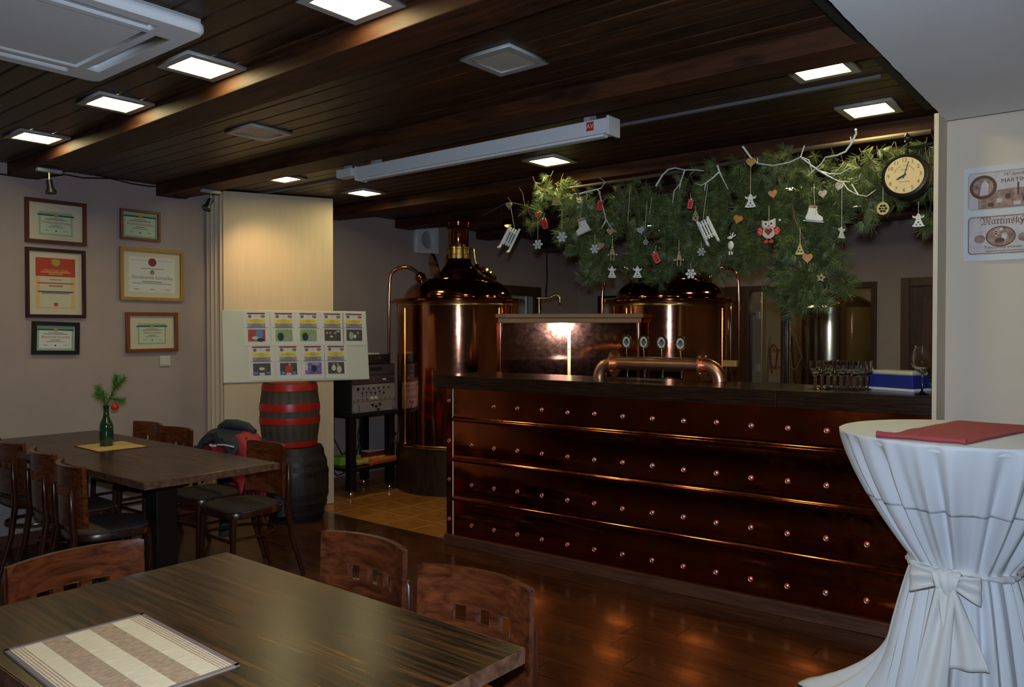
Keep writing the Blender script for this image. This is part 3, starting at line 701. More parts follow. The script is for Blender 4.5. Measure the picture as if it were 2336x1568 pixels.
# display board: leans on the barrel top, faces the room
bo = bpy.data.objects.new('display_board', None); COL.objects.link(bo)
bl0, br0 = Vector((-5.520, 3.310, 1.118)), Vector((-5.035, 4.345, 1.118)); bd = br0 - bl0; BWd = bd.length
bo.location = bl0; bo.rotation_euler = (R(-10.5), 0, math.atan2(bd.y, bd.x)); tag(bo, 'white display board with nine printed sheets leaning on the small barrel', 'board')
MB().box(0, BWd, 0, .03, 0, .575).build('panel', 'board_white', bo, bevel=.006)
BT = Matrix.LocRotScale(bo.location, bo.rotation_euler.to_quaternion(), None)
kinds = ['photo_red', 'photo_green', 'photo_green', 'photo_dark', 'photo_dark', 'photo_dark', 'photo_dark', 'photo_violet', 'photo_dark']
descr = ['photo of a drum on red ground, leftmost of the top row', 'photo of two people on green, second in the top row', 'photo of two people on green, third in the top row',
         'dark group photo, fourth in the top row', 'dark photo of seated people, rightmost of the top row', 'dim photo with blue corners, leftmost of the bottom row',
         'photo of a person in red, second in the bottom row', 'violet toned photo, third in the bottom row', 'dark photo of two people, last in the bottom row']
cx = [.255, .465, .66, .855, 1.035, .285, .490, .685, .872]
for i in range(9):
    zt = .556 if i < 5 else .286
    t = thing('printed_sheet', 'printed sheet with ' + descr[i], 'paper sheet', group='sheets on the display board')
    t.matrix_world = BT @ Matrix.Translation((cx[i] + (.0 if i < 5 else .0), -.0015, zt)) @ Matrix.Rotation(R(random.uniform(-1, 1)), 4, 'Y')
    MB().box(-.096, .096, -.0008, 0, -.268, .006).build('paper', 'paper', t)
    y0 = -.001
    flat('heading_bar', -.068, .068, -.014, -.003, y0, 'seal_maroon', t)
    MB().prism(circ(.014, 16, c=(-.048, -.032)), y0 - .0006, y0).build('round_emblem', 'ink_grey', t)
    MB().prism(circ(.018, 16, c=(.050, -.032), ry=.013), y0 - .0006, y0).build('oval_emblem', 'sepia', t)
    part(cut_shape('ring_emblem', [circ(.010, 14), circ(.008, 14)], .0005, 'band_grey'), 'ring_emblem', t, (0, y0 - .0004, -.028))
    flat('yellow_band', -.068, .068, -.085, -.052, y0, 'band_yellow', t)
    for k in range(3): flat('text_line', -.020 - .03 * (k == 1), .020 + .03 * (k == 1), -.061 - .010 * k, -.058 - .010 * k, y0 - .0008, 'ink_red', t, .0004)
    flat('grey_band', -.068, .068, -.128, -.088, y0, 'band_lilac' if i == 0 else 'band_grey', t)
    for k in range(4): flat('text_line', -.030 - .006 * k * k, .030 + .006 * k * k, -.097 - .009 * k, -.0945 - .009 * k, y0 - .0008, 'ink_black', t, .0004)
    ph = flat('photo', -.066, .066, -.232, -.137, y0, kinds[i], t)
    def blob(name, c, r, ry, mat, k=1): MB().prism(circ(r, 14, c=c, ry=ry), y0 - .0012 - .0003 * k, y0 - .0008).build(name, mat, ph)
    if i == 0: blob('figure', (.02, -.175), .026, .034, 'photo_blue'); blob('figure', (.03, -.222), .03, .014, 'photo_navy', 2); blob('drum', (-.012, -.205), .024, .014, 'paper_cream', 3)
    elif i in (1, 2): blob('figure', (-.026, -.196), .024, .034, 'photo_navy'); blob('face', (-.022, -.152), .011, .014, 'photo_skin', 2); blob('figure', (.03, -.2), .02, .03, 'band_lilac' if i == 2 else 'band_grey'); blob('face', (.024, -.164), .009, .012, 'photo_skin', 2)
    elif i == 3: [blob('face', (xx, -.165), .009, .011, 'photo_skin') for xx in (-.045, -.02, .02)]; blob('shirt', (-.01, -.195), .014, .007, 'photo_light', 2); blob('poster', (.045, -.152), .016, .01, 'cert_green', 2)
    elif i == 4: blob('figure', (-.026, -.19), .02, .034, 'cert_green'); blob('mug', (.004, -.195), .012, .016, 'photo_light', 2); blob('face', (.03, -.165), .01, .012, 'photo_skin')
    elif i == 5: blob('figure', (.0, -.18), .022, .012, 'photo_light'); flat('table', -.02, .02, -.232, -.212, y0 - .0008, 'photo_light', ph, .0004); flat('chair_back', -.06, -.03, -.222, -.205, y0 - .0008, 'photo_blue', ph, .0004); flat('chair_back', .035, .062, -.222, -.205, y0 - .0008, 'photo_blue', ph, .0004)
    elif i == 6: blob('figure', (.0, -.185), .028, .03, 'orn_red'); blob('face', (.01, -.150), .01, .012, 'photo_skin', 2); flat('table', -.018, .02, -.232, -.216, y0 - .0008, 'photo_light', ph, .0004); flat('chair_back', -.06, -.025, -.228, -.206, y0 - .0008, 'photo_blue', ph, .0004); flat('chair_back', .03, .055, -.228, -.206, y0 - .0008, 'photo_blue', ph, .0004)
    elif i == 7: blob('figure', (.005, -.185), .022, .03, 'photo_navy'); flat('pillar', -.066, -.045, -.2, -.14, y0 - .0008, 'photo_light', ph, .0004); blob('glow', (.02, -.15), .03, .01, 'band_lilac', 2)
    else: blob('figure', (-.02, -.185), .018, .024, 'photo_light'); blob('face', (-.02, -.155), .008, .01, 'photo_skin', 2); blob('figure', (.024, -.196), .02, .03, 'paper_cream'); blob('face', (.012, -.155), .009, .011, 'photo_skin', 2)

# ------------------------------------------------------------------ equipment cart and rack
ct = thing('equipment_cart', 'dark wooden cart on castors beside the left copper kettle', 'cart', (-6.06, 4.62, 0))
for (x, yy) in ((.03, .04), (.40, .04), (.03, .51), (.40, .51)):
    MB().box(x - .035, x + .035, yy - .035, yy + .035, .06, .735).build('leg', 'cart_wood', ct, bevel=.003)
    c_ = thing_c = bpy.data.objects.new('castor', MB().cyl((x - .012, yy, .025), (x + .012, yy, .025), .025, n=16).box(x - .018, x + .018, yy - .015, yy + .015, .03, .06).mesh('castor', 'chrome')); COL.objects.link(c_); c_.parent = ct
MB().box(-.02, .45, -.01, .56, .245, .268).build('shelf', 'cart_wood', ct, bevel=.003)
MB().box(-.03, .47, -.03, .64, .735, .76).build('top', 'cart_wood', ct, bevel=.003)
rk = thing('amplifier_rack', 'black rack case with silver amplifier panels on the cart', 'audio rack', (-6.04, 4.645, .762))
MB().box(0, .40, 0, .535, 0, .445).build('case', 'black_matte', rk, bevel=.004)
def face(z0, z1, mat, nm): return MB().box(.40, .412, .012, .523, z0, z1).build(nm, mat, rk, bevel=.002)
f1 = face(.006, .105, 'rack_face', 'power_amplifier'); f2 = face(.108, .262, 'rack_face', 'mixer_panel'); f3 = face(.268, .345, 'rack_dark', 'recorder_panel'); f4 = face(.350, .438, 'rack_dark', 'tuner_panel')
for yy in (.06, .475): MB().tube([(.412, yy, .02), (.44, yy, .02), (.44, yy, .085), (.412, yy, .085)], .005, 6).build('handle', 'chrome', f1)
for yy, z in ((.24, .07), (.285, .055), (.33, .072), (.31, .022)): MB().cyl((.41, yy, z), (.425, yy, z), .012, n=12).build('knob', 'black_plastic', f1)
rg = random.Random(11)
for k in range(7): MB().cyl((.41, .07 + .062 * k, .225), (.42, .07 + .062 * k, .225), .009 if k else .014, n=10).build('knob', 'black_plastic', f2)
for k in range(6): MB().box(.412, .4135, .12 + .052 * k, .124 + .052 * k, .15, .205).build('fader_slot', 'black_plastic', f2); MB().box(.412, .418, .113 + .052 * k, .131 + .052 * k, .165 + rg.random() * .03, .172 + rg.random() * .03 + .002).build('fader', 'black_plastic', f2)
for k in range(2): MB().cyl((.41, .235 + .05 * k, .135), (.422, .235 + .05 * k, .135), .014, n=12).build('dial', 'white_shiny', f2)
for k in range(8): MB().cyl((.41, .07 + .055 * k, .125), (.418, .07 + .055 * k, .125), .006, n=8).build('button', 'black_plastic', f2)
MB().box(.412, .414, .22, .36, .385, .42).build('window', 'black_plastic', f4); MB().box(.412, .4135, .30, .5, .300, .304).build('slot', 'black_plastic', f3); MB().box(.412, .416, .37, .41, .296, .31).build('button', 'white_shiny', f3)
for z in (.02, .1, .12, .25, .28, .34, .36, .43):
    for yy in (.022, .513): MB().cyl((.41, yy, z), (.415, yy, z), .005, n=8).build('screw', 'black_plastic', rk)
pl_ = thing('disc_player', 'black player with papers on top of the amplifier rack', 'player', (-6.02, 4.70, 1.208))
MB().box(0, .36, 0, .44, .006, .09).build('case', 'black_plastic', pl_, bevel=.004); MB().box(.06, .30, .1, .36, .09, .10).build('papers', 'paper', pl_)
MB().box(.36, .363, .30, .33, .05, .065).build('badge', 'brass', pl_)
for (x, yy) in ((.04, .04), (.32, .04), (.04, .4), (.32, .4)): MB().cyl((x, yy, 0), (x, yy, .008), .015).build('foot', 'black_matte', pl_)
ro = thing('wrapping_paper_roll', 'yellow green printed paper roll on the lower cart shelf', 'paper roll', (-5.72, 4.69, .304))
MB().cyl((0, 0, 0), (.02, .50, .0), .034, n=20).build('roll', 'wrap_print', ro, smooth=True); MB().cyl((0, -.003, 0), (0, 0, 0), .022, n=16).build('core', 'paper', ro)
ro2 = tag(MB().cyl((-5.62, 4.86, .302), (-5.64, 5.17, .302), .032, n=20).build('wrapping_paper_roll', 'orange_plastic', smooth=True), 'orange red paper roll in front on the cart shelf', 'paper roll')
tag(MB().box(-5.98, -5.83, 4.68, 4.92, .269, .345).build('green_box', 'lime', bevel=.003), 'lime green box on the lower cart shelf', 'box')
bk = thing('red_folder', 'dark red folder lying on the paper rolls of the cart shelf', 'folder', (-5.86, 4.95, .27))
MB().box(0, .10, 0, .22, 0, .10).build('cover', 'book_red', bk, bevel=.003); MB().box(-.004, .096, .004, .216, .004, .106).build('pages', 'paper', bk)
for k, pts in enumerate(([(-5.98, 4.72, .73), (-5.99, 4.73, .5), (-5.96, 4.80, .35), (-5.97, 4.86, .36)], [(-5.85, 4.95, .73), (-5.95, 4.98, .5), (-5.9, 4.98, .38)], [(-5.9, 5.0, .73), (-6.0, 5.05, .45), (-6.1, 5.05, .2), (-6.05, 4.9, .01), (-5.95, 4.8, .01)], [(-6.1, 4.75, .25), (-6.1, 4.85, .12), (-6.05, 4.9, .15)])):
    tag(MB().tube(pts, .006, 6).build('cable', 'cable', smooth=True), ('black cable hanging behind the left cart leg', 'black cable hanging in the middle of the cart', 'long black cable reaching the floor under the cart', 'short black cable below the cart shelf')[k], 'cable')

# ------------------------------------------------------------------ dining tables and mats
def table(label, x0, x1, y0, y1, h=.775):
    t = thing('dining_table', label, 'table', ((x0 + x1) / 2, (y0 + y1) / 2, 0), group='dark dining tables')
    a, b = (x1 - x0) / 2, (y1 - y0) / 2
    MB().box(-a, a, -b, b, h - .038, h).build('tabletop', 'table_wood', t, bevel=.002)
    for s in (-1, 1):
        MB().box(s * a - .0015 if s > 0 else -a - .0015, a + .0015 if s > 0 else -a + .0015, -b, b, h - .037, h - .001).build('edge_band', 'table_edge', t)
        MB().box(-a, a, s * b - .0015, s * b + .0015, h - .037, h - .001).build('edge_band', 'table_edge', t)
    MB().box(-.0625, .0625, -.0625, .0625, .03, h - .075).build('pedestal', 'cart_wood', t, bevel=.005)
    MB().box(-.26, .26, -.26, .26, 0, .03).build('base_plate', 'black_matte', t, bevel=.006)
    MB().box(-a + .2, a - .2, -.04, .04, h - .075, h - .038).build('support_bar', 'black_matte', t); MB().box(-.04, .04, -b + .12, b - .12, h - .0755, h - .0385).build('support_bar', 'black_matte', t)
    return t
table('dark dining table in the foreground with the striped placemat', -2.415, -1.14, .64, 1.455)
table('dark dining table with the bottle, standing away from the wall', -4.985, -3.83, 1.868, 2.635)
table('dark dining table pushed against the left wall', -6.15, -4.99, 1.868, 2.635)
mt = thing('striped_placemat', 'cream placemat with woven brown stripes on the foreground table', 'placemat', (-1.815, .825, .775), R(-2.2))
W2, D2 = .242, .160
MB().box(-W2, W2, -D2, D2, 0, .003).build('weave', 'mat_cream', mt)
for q in (-.058, .050): MB().box(-W2 + .012, W2 - .012, q - .026, q + .026, .003, .0036).build('stripe', 'mat_stripe', mt)
for k in range(4):
    for s_ in (-1, 1): MB().box(-W2 + .012, W2 - .012, s_ * (D2 - .016 - .007 * k) - .0013, s_ * (D2 - .016 - .007 * k) + .0013, .003, .0036).build('stripe', 'mat_stripe', mt)
for (x0, x1, y0, y1) in ((-W2, W2, -D2, -D2 + .010), (-W2, W2, D2 - .010, D2), (-W2, -W2 + .010, -D2, D2), (W2 - .010, W2, -D2, D2)): MB().box(x0, x1, y0, y1, .0, .005).build('hem', 'mat_hem', mt)
m2 = thing('bamboo_placemat', 'plain golden placemat under the green bottle', 'placemat', (-5.20, 2.325, .775), R(-2))
MB().box(-.19, .19, -.155, .155, 0, .003).build('weave', 'mat_bamboo', m2)
for (x0, x1, y0, y1) in ((-.19, .19, -.155, -.149), (-.19, .19, .149, .155), (-.19, -.184, -.155, .155), (.184, .19, -.155, .155)): MB().box(x0, x1, y0, y1, 0, .004).build('hem', 'mat_hem_dark', m2)
bo_ = thing('bottle_vase', 'green glass bottle holding fir twigs on the golden placemat', 'bottle', (-5.245, 2.315, .7785))
MB().lathe([(0, 0), (.038, 0), (.041, .006), (.041, .125), (.036, .15), (.022, .18), (.0165, .21), (.0155, .245), (.018, .25), (.018, .26), (.0145, .262), (.013, .25)], 28).build('glass_body', 'bottle_green', bo_, smooth=True)
tw = thing('fir_twig', 'green fir twig with a red bauble stuck in the bottle', 'twig', (-5.245, 2.315, 1.03))
def conifer(m, p0, p1, n, ln, rg, rad=.0012, droop=0, spread=1.0):
    p0, p1 = Vector(p0), Vector(p1); ax = (p1 - p0); t0 = ax.normalized(); u = t0.orthogonal().normalized(); v = t0.cross(u)
    for k in range(n):
        s = k / n; a = rg.random() * 6.283; d = (t0 * rg.uniform(.35, .9) + (u * math.cos(a) + v * math.sin(a)) * spread).normalized()
        b = p0 + ax * s; e = b + d * ln * rg.uniform(.7, 1.1) + Vector((0, 0, -droop * rg.random()))
        m.tube([b, e], [rad, rad * .3], 3, caps=False)
m = MB(); rg = random.Random(2); sm = MB()
for (p0, p1) in (((0, 0, -.05), (-.015, -.01, .10)), ((-.02, 0, .02), (-.05, -.03, .13)), ((0, 0, .0), (.055, .045, .16)), ((.03, .02, .09), (.10, .075, .19)), ((.02, .02, .05), (.09, .07, .04)), ((.04, .03, .12), (.05, .045, .2)), ((-.01, 0, .05), (-.06, -.04, .08))):
    sm.tube([p0, p1], .003, 5); conifer(m, Vector(p0).lerp(Vector(p1), .2), p1, 110, .036, rg, rad=.0021)
m.build('needles', 'fir_green', tw); sm.build('stem', 'twig', tw)
MB().sphere((.045, .035, .0), .024, 16, 10).build('bauble', 'berry_red', tw, smooth=True)
MB().tube([(.0, .0, -.02), (.03, .025, .03), (.045, .035, .02)], .0015, 5).build('wire', 'twig', tw)

# ------------------------------------------------------------------ chairs
def make_chair(label):
    t = thing('dining_chair', label, 'chair', group='dark wooden chairs')
    # curved backrest panel with three square holes
    NX, NZ = 32, 14; Wb, z0, z1, th = .205, .505, .82, .011
    yc = lambda x: -.205 + .058 * (x / Wb) ** 2
    holes = [(c - .0255, c + .0255) for c in (-.085, 0, .085)]; hz0, hz1 = .662, .714
    xs = sorted(set([-Wb + 2 * Wb * i / 20 for i in range(21)] + [e for h in holes for e in h])); zs = sorted(set([z0, z0 + .05, .58, hz0, hz1, .77, z1]))
    m = MB(); idx = {}
    def vid(i, j, s):
        k = (i, j, s)
        if k not in idx:
            x = xs[i]; zz = zs[j]
            tp = 0
            idx[k] = len(m.v); m.v.append((x, yc(x) + (th if s else -th) - .03 * (zz - .5), zz + tp))
        return idx[k]
    inh = lambda i, j: any(a - 1e-6 <= xs[i] and xs[i + 1] <= b + 1e-6 for a, b in holes) and hz0 - 1e-6 <= zs[j] and zs[j + 1] <= hz1 + 1e-6
    nx, nz = len(xs) - 1, len(zs) - 1
    solid = lambda i, j: 0 <= i < nx and 0 <= j < nz and not inh(i, j)
    for i in range(nx):
        for j in range(nz):
            if not solid(i, j): continue
            m.f.append((vid(i, j, 1), vid(i, j + 1, 1), vid(i + 1, j + 1, 1), vid(i + 1, j, 1))); m.f.append((vid(i, j, 0), vid(i + 1, j, 0), vid(i + 1, j + 1, 0), vid(i, j + 1, 0)))
            for di, dj, a, b in ((-1, 0, (i, j), (i, j + 1)), (1, 0, (i + 1, j + 1), (i + 1, j)), (0, -1, (i + 1, j), (i, j)), (0, 1, (i, j + 1), (i + 1, j + 1))):
                if not solid(i + di, j + dj): m.f.append((vid(*a, 0), vid(*a, 1), vid(*b, 1), vid(*b, 0)))
    m.build('backrest', 'chair_wood', t, smooth=True, bevel=.003)
    # seat: rounded rim and upholstered pad
    def seat_ol(k):
        o = []
        for i in range(32):
            a = 2 * math.pi * i / 32; c, s = math.cos(a), math.sin(a)
            x = math.copysign(abs(c) ** .55, c) * .205 * (1 + .08 * s); y = math.copysign(abs(s) ** .6, s) * .205
            o.append((x * k, y * k + .005))
        return o
    m = MB(); rings = [(.97, .425), (1.0, .43), (1.0, .458), (.985, .464)]
    for k, z in rings: m.v += [(x, y, z) for x, y in seat_ol(k)]
    for r in range(len(rings) - 1):
        for i in range(32): m.f.append((r * 32 + i, r * 32 + (i + 1) % 32, (r + 1) * 32 + (i + 1) % 32, (r + 1) * 32 + i))
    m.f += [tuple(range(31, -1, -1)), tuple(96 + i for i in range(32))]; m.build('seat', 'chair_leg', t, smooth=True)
    m = MB(); rings = [(.94, .462), (.93, .474), (.85, .482), (.5, .486)]
    for k, z in rings: m.v += [(x, y, z) for x, y in seat_ol(k)]
    for r in range(len(rings) - 1):
        for i in range(32): m.f.append((r * 32 + i, r * 32 + (i + 1) % 32, (r + 1) * 32 + (i + 1) % 32, (r + 1) * 32 + i))
    m.f.append(tuple(96 + i for i in range(32))); m.build('seat_pad', 'seat_fabric', t, smooth=True)
    for s in (-1, 1):
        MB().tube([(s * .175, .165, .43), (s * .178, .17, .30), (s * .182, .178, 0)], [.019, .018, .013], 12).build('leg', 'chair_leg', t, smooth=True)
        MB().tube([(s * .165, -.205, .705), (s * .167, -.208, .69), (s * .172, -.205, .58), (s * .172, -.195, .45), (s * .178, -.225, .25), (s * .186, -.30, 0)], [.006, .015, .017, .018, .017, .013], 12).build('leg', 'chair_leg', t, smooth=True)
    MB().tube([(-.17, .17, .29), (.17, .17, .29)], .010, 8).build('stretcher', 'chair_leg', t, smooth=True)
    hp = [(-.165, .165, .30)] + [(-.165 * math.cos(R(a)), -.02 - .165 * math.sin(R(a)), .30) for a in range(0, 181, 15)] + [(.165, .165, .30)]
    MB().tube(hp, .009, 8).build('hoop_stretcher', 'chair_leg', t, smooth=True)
    return t
CH = [  # seat centre x, y, rotation of the facing direction (0 = faces +Y)
    (-2.045, 1.575, 180, 'wooden chair at the foreground table, left one of the far side'), (-1.49, 1.515, 182, 'wooden chair at the foreground table, right one of the far side'),
    (-2.47, 1.075, -88, 'shiny wooden chair at the left end of the foreground table'),
    (-4.42, 1.94, -8, 'wooden chair on the near side of the bottle table, right end'), (-5.0, 2.02, -6, 'wooden chair on the near side of the bottle table, middle'), (-5.62, 2.05, 0, 'wooden chair on the near side of the wall table, at the left picture edge'),
    (-5.93, 2.765, 180, 'wooden chair closest to the left wall behind the tables'), (-5.44, 2.735, 181, 'wooden chair second from the left wall behind the tables'),
    (-4.80, 2.765, 180, 'wooden chair carrying the red and navy jacket'), (-4.29, 2.70, 178, 'wooden chair just right of the jacket chair, near the barrels')]
c0 = None
for i, (x, y, a, lab) in enumerate(CH):
    if c0 is None: c = c0 = make_chair(lab)
    else: c = copy_tree(c0); c['label'] = lab
    c.location = (x, y, 0); c.rotation_euler = (0, 0, R(a))
# jacket draped over a chair back
jk = thing('jacket', 'red and navy sports jacket thrown over a chair back', 'jacket', (-4.80, 2.95, 0))
rg = random.Random(4)
from mathutils import noise as mn
def drape(prof, x0, x1, amp, seed, sk=0):
    def fn(u, v):
        k = v * (len(prof) - 1); i = min(int(k), len(prof) - 2); f = k - i
        y = prof[i][0] * (1 - f) + prof[i + 1][0] * f; z = prof[i][1] * (1 - f) + prof[i + 1][1] * f
        x = x0 + (x1 - x0) * u; q = mn.noise(Vector((x * 9 + seed, y * 7, z * 7))); q2 = mn.noise(Vector((x * 22 + seed, y * 10, z * 4)))
        return (x + .02 * q + sk * (z - .8), y + amp * q + amp * .5 * q2, z + amp * 1.1 * q + amp * .6 * q2 - .09 * abs(2 * u - 1) ** 3)
    return fn
MB().grid(drape([(-.085, .56), (-.075, .68), (-.07, .78), (-.05, .845), (0, .865), (.05, .84), (.075, .76), (.085, .6), (.09, .45), (.09, .33)], -.255, .255, .022, 1), 44, 44).build('red_body', 'jacket_red', jk, smooth=True, solid=.010)
MB().grid(drape([(-.105, .77), (-.09, .83), (-.04, .868), (.02, .878), (.07, .86), (.10, .80), (.105, .72)], -.27, .20, .026, 5, -.2), 40, 30).build('navy_yoke', 'jacket_navy', jk, smooth=True, solid=.014)
MB().tube([(-.10, -.04, .868), (-.03, -.03, .890), (.05, -.01, .893), (.13, .02, .88), (.19, .04, .85)], [.02, .036, .036, .032, .018], 12).build('collar', 'jacket_navy', jk, smooth=True)
MB().tube([(.0, -.118, .765), (.09, -.118, .772), (.18, -.112, .768)], .006, 6).build('piping', 'jacket_white', jk, smooth=True)
MB().tube([(-.10, -.112, .755), (-.06, -.116, .75), (-.03, -.116, .757)], .009, 6).build('piping', 'jacket_white', jk, smooth=True)
MB().tube([(-.23, .03, .80), (-.26, .07, .62), (-.24, .08, .42), (-.20, .06, .22), (-.17, .03, .10)], [.05, .055, .05, .045, .04], 12).build('sleeve', 'jacket_navy', jk, smooth=True)
MB().tube([(.24, .05, .80), (.30, .10, .62), (.34, .13, .45), (.36, .14, .30)], [.05, .055, .05, .045], 12).build('sleeve', 'jacket_navy', jk, smooth=True)
MB().tube([(.27, .045, .66), (.31, .075, .56), (.325, .085, .50)], .007, 6).build('piping', 'jacket_white', jk, smooth=True)
MB().tube([(-.21, .03, .40), (-.19, .02, .30)], .008, 6).build('piping', 'jacket_white', jk, smooth=True)

# ------------------------------------------------------------------ framed certificates on the left wall
def cert(label, pxs, frame_mat, fw, mount, kind, title, tilt=0):
    (y0, z1), (y1, z0) = pxs
    t = thing('framed_certificate', label, 'certificate', (WX, (y0 + y1) / 2, (z0 + z1) / 2), group='framed certificates', rot=(0, R(tilt), R(90)))
    hw, hh = (y1 - y0) / 2, (z1 - z0) / 2
    part(cut_shape('frame', [rect(-hw, hw, -hh, hh), rect(-hw + fw, hw - fw, -hh + fw, hh - fw)], .022, frame_mat, bev=.002), 'frame', t, (0, -.0135, 0))
    flat('mount', -hw + fw, hw - fw, -hh + fw, hh - fw, -.004, mount, t, .002)
    Y = -.006
    if kind == 'green':
        k = .62 if mount == 'paper_cream' else .93
        a, b = (hw - fw) * k, (hh - fw) * (k if k < .9 else .94)
        dz = -.012 if k < .9 else 0
        flat('sheet', -a, a, -b + dz, b + dz, Y, 'paper_green' if mount != 'paper_white' else 'paper_white', t)
        part(cut_shape('border', [rect(-a, a, -b, b), rect(-a * .9, a * .9, -b * .88, b * .78)], .0006, 'cert_green'), 'border', t, (0, Y - .0011, dz))
        flat('ribbon', -a * 1.1 if k < .9 else -a, a * 1.1 if k < .9 else a, b * .66 + dz, b * .78 + dz, Y - .0016, 'cert_dark', t)
        MB().prism(circ(b * .17, 16, c=(0, b * .72 + dz)), Y - .004, Y - .0016).build('gold_crest', 'cert_gold', t)
        for zz, ww, mm in ((.45, .4, 'ink_grey'), (.33, .66, 'ink_black'), (-.18, .26, 'ink_black'), (-.32, .5, 'ink_grey')): flat('text_line', -a * ww, a * ww, b * zz + dz, b * (zz + .045) + dz, Y - .001, mm, t, .0004)
        part(text_mesh(title, b * .30, 'ink_red'), 'title', t, (0, Y - .0012, b * .1 + dz))
        MB().prism(circ(b * .07, 12, c=(0, -b * .62 + dz)), Y - .0016, Y - .001).build('stamp', 'cert_dark', t)
        for s in (-1, 1): flat('signature', s * a * .55 - .015, s * a * .55 + .015, -b * .62 + dz, -b * .58 + dz, Y - .001, 'ink_grey', t, .0004)
    elif kind == 'red':
        a, b = (hw - fw) * .74, (hh - fw) * .80
        flat('sheet', -a, a, -b, b, Y, 'cert_orange', t)
        flat('inner_sheet', -a * .78, a * .78, -b * .95, b * .25, Y - .0008, 'paper_cream', t, .0004)
        flat('red_field', -a, a, b * .27, b, Y - .0008, 'cert_red', t, .0005)
        MB().prism([(-.028, b * .93), (0, b * .97), (.028, b * .93), (.026, b * .75), (0, b * .66), (-.026, b * .75)], Y - .004, Y - .0013).build('gold_shield', 'cert_gold', t)
        part(text_mesh('VÝROČNÁ CENA', .022, 'cert_orange'), 'title', t, (0, Y - .0015, b * .50))
        for zz, ww in ((.42, .75), (.35, .35)): flat('text_line', -a * ww, a * ww, b * zz, b * (zz + .03), Y - .0013, 'cert_orange', t, .0004)
        for zz, ww, mm in ((.12, .3, 'orn_tan'), (-.02, .92, 'cert_red'), (-.13, .35, 'cert_red'), (-.36, .9, 'ink_black'), (-.42, .7, 'ink_grey')): flat('text_line', -a * ww, a * ww, b * zz, b * (zz + .045), Y - .0013, mm, t, .0004)
        MB().prism(circ(.014, 16, c=(0, -b * .84)), Y - .003, Y - .001).build('red_stamp', 'cert_red', t)
    else:
        a, b = (hw - fw) * .80, (hh - fw) * .76
        flat('sheet', -a, a, -b, b, Y, 'paper_white', t)
        MB().prism(circ(.033, 24, c=(0, b * .72)), Y - .003, Y - .0008).build('maroon_seal', 'seal_maroon', t)
        MB().prism(circ(.019, 20, c=(0, b * .14)), Y - .002, Y - .0008).build('small_seal', 'sepia', t)
        part(text_mesh(title, .042, 'ink_grey'), 'title', t, (0, Y - .0012, -b * .16))
        for zz, ww, mm in ((.80, .95, 'band_grey'), (.33, .5, 'ink_grey'), (-.42, .42, 'ink_black'), (-.52, .85, 'ink_grey')):
            if zz == .80:
                flat('text_line', -a * .92, -.045, b * zz, b * (zz + .03), Y - .001, mm, t, .0004); flat('text_line', .045, a * .92, b * zz, b * (zz + .03), Y - .001, mm, t, .0004)
            else: flat('text_line', -a * ww, a * ww, b * zz, b * (zz + .035), Y - .001, mm, t, .0004)
        rg = random.Random(8)
        for k in range(6): part(cut_shape('ornament_scroll', [circ(.02 + .008 * rg.random(), 18), circ(.018 + .006 * rg.random(), 18)], .0004, 'paper'), 'ornament_scroll', t, ((-1) ** k * a * rg.uniform(.5, .8), Y - .001, b * rg.uniform(-.6, .6)))
        for s in (-1, 0, 1): flat('signature', s * a * .68 - .02, s * a * .68 + .02, -b * .86, -b * .82, Y - .001, 'ink_grey', t, .0004)
cert('mahogany framed certificate with wide cream mount, top of the left column', ((2.185, 2.463), (2.595, 2.150)), 'frame_mahogany', .022, 'paper_cream', 'green', 'Strieborná korunka')
cert('large portrait certificate with red heading in a maroon frame', ((2.185, 2.112), (2.585, 1.616)), 'frame_maroon', .020, 'paper_cream', 'red', '')
cert('small black framed certificate at the bottom of the left column', ((2.222, 1.583), (2.538, 1.350)), 'frame_black', .026, 'paper_white', 'green', 'Bronzová korunka', 1.5)
cert('small redwood framed certificate at the top of the right column', ((2.848, 2.463), (3.160, 2.232)), 'frame_redbrown', .016, 'paper_green', 'green', 'Bronzová korunka')
cert('large gold framed certificate with a maroon seal', ((2.844, 2.168), (3.354, 1.761)), 'frame_gold', .022, 'paper_cream', 'seal', 'Strieborná korunka')
cert('red brown framed certificate just above the light switch', ((2.886, 1.665), (3.301, 1.353)), 'frame_redbrown', .024, 'paper_cream', 'green', 'Zlatá korunka', -.5)
sw = thing('light_switch', 'white light switch under the lowest right certificate', 'switch', (WX, 3.20, 1.275), R(90))
MB().box(-.044, .044, -.010, 0, -.042, .042).build('plate', 'switch_white', sw, bevel=.004); MB().box(-.03, .03, -.016, -.010, -.03, .03).build('rocker', 'switch_white', sw, bevel=.003)

# ------------------------------------------------------------------ label posters on the beige wall
po_ = thing('label_poster', 'white panel with two old brown beer labels on the beige wall', 'poster', (-.687, 4.172, 1.838))
MB().box(0, .62, -.012, 0, 0, .430).build('backing', 'paper_white', po_, bevel=.002)
Y = -.0125
def badge(z0, z1, x0=.018): return part(cut_shape('label_print', [[(x + x0, zz) for x, zz in [(p[0] + .285, p[1] + (z0 + z1) / 2) for p in rrect(.285, (z1 - z0) / 2, .018)]]], .0008, 'sepia_light'), 'label_print', po_, (0, Y, 0))
l1 = badge(.232, .405); l2 = badge(.028, .205)
def outline(z0, z1, o, w_, mat='ink_brown'): part(cut_shape('border', [[(p[0] + .303, p[1] + (z0 + z1) / 2) for p in rrect(.285 - o, (z1 - z0) / 2 - o, .016)], [(p[0] + .303, p[1] + (z0 + z1) / 2) for p in rrect(.285 - o - w_, (z1 - z0) / 2 - o - w_, .014)]], .0006, mat), 'border', po_, (0, Y - .0007, 0))
outline(.232, .405, .004, .0012); outline(.028, .205, .004, .003)
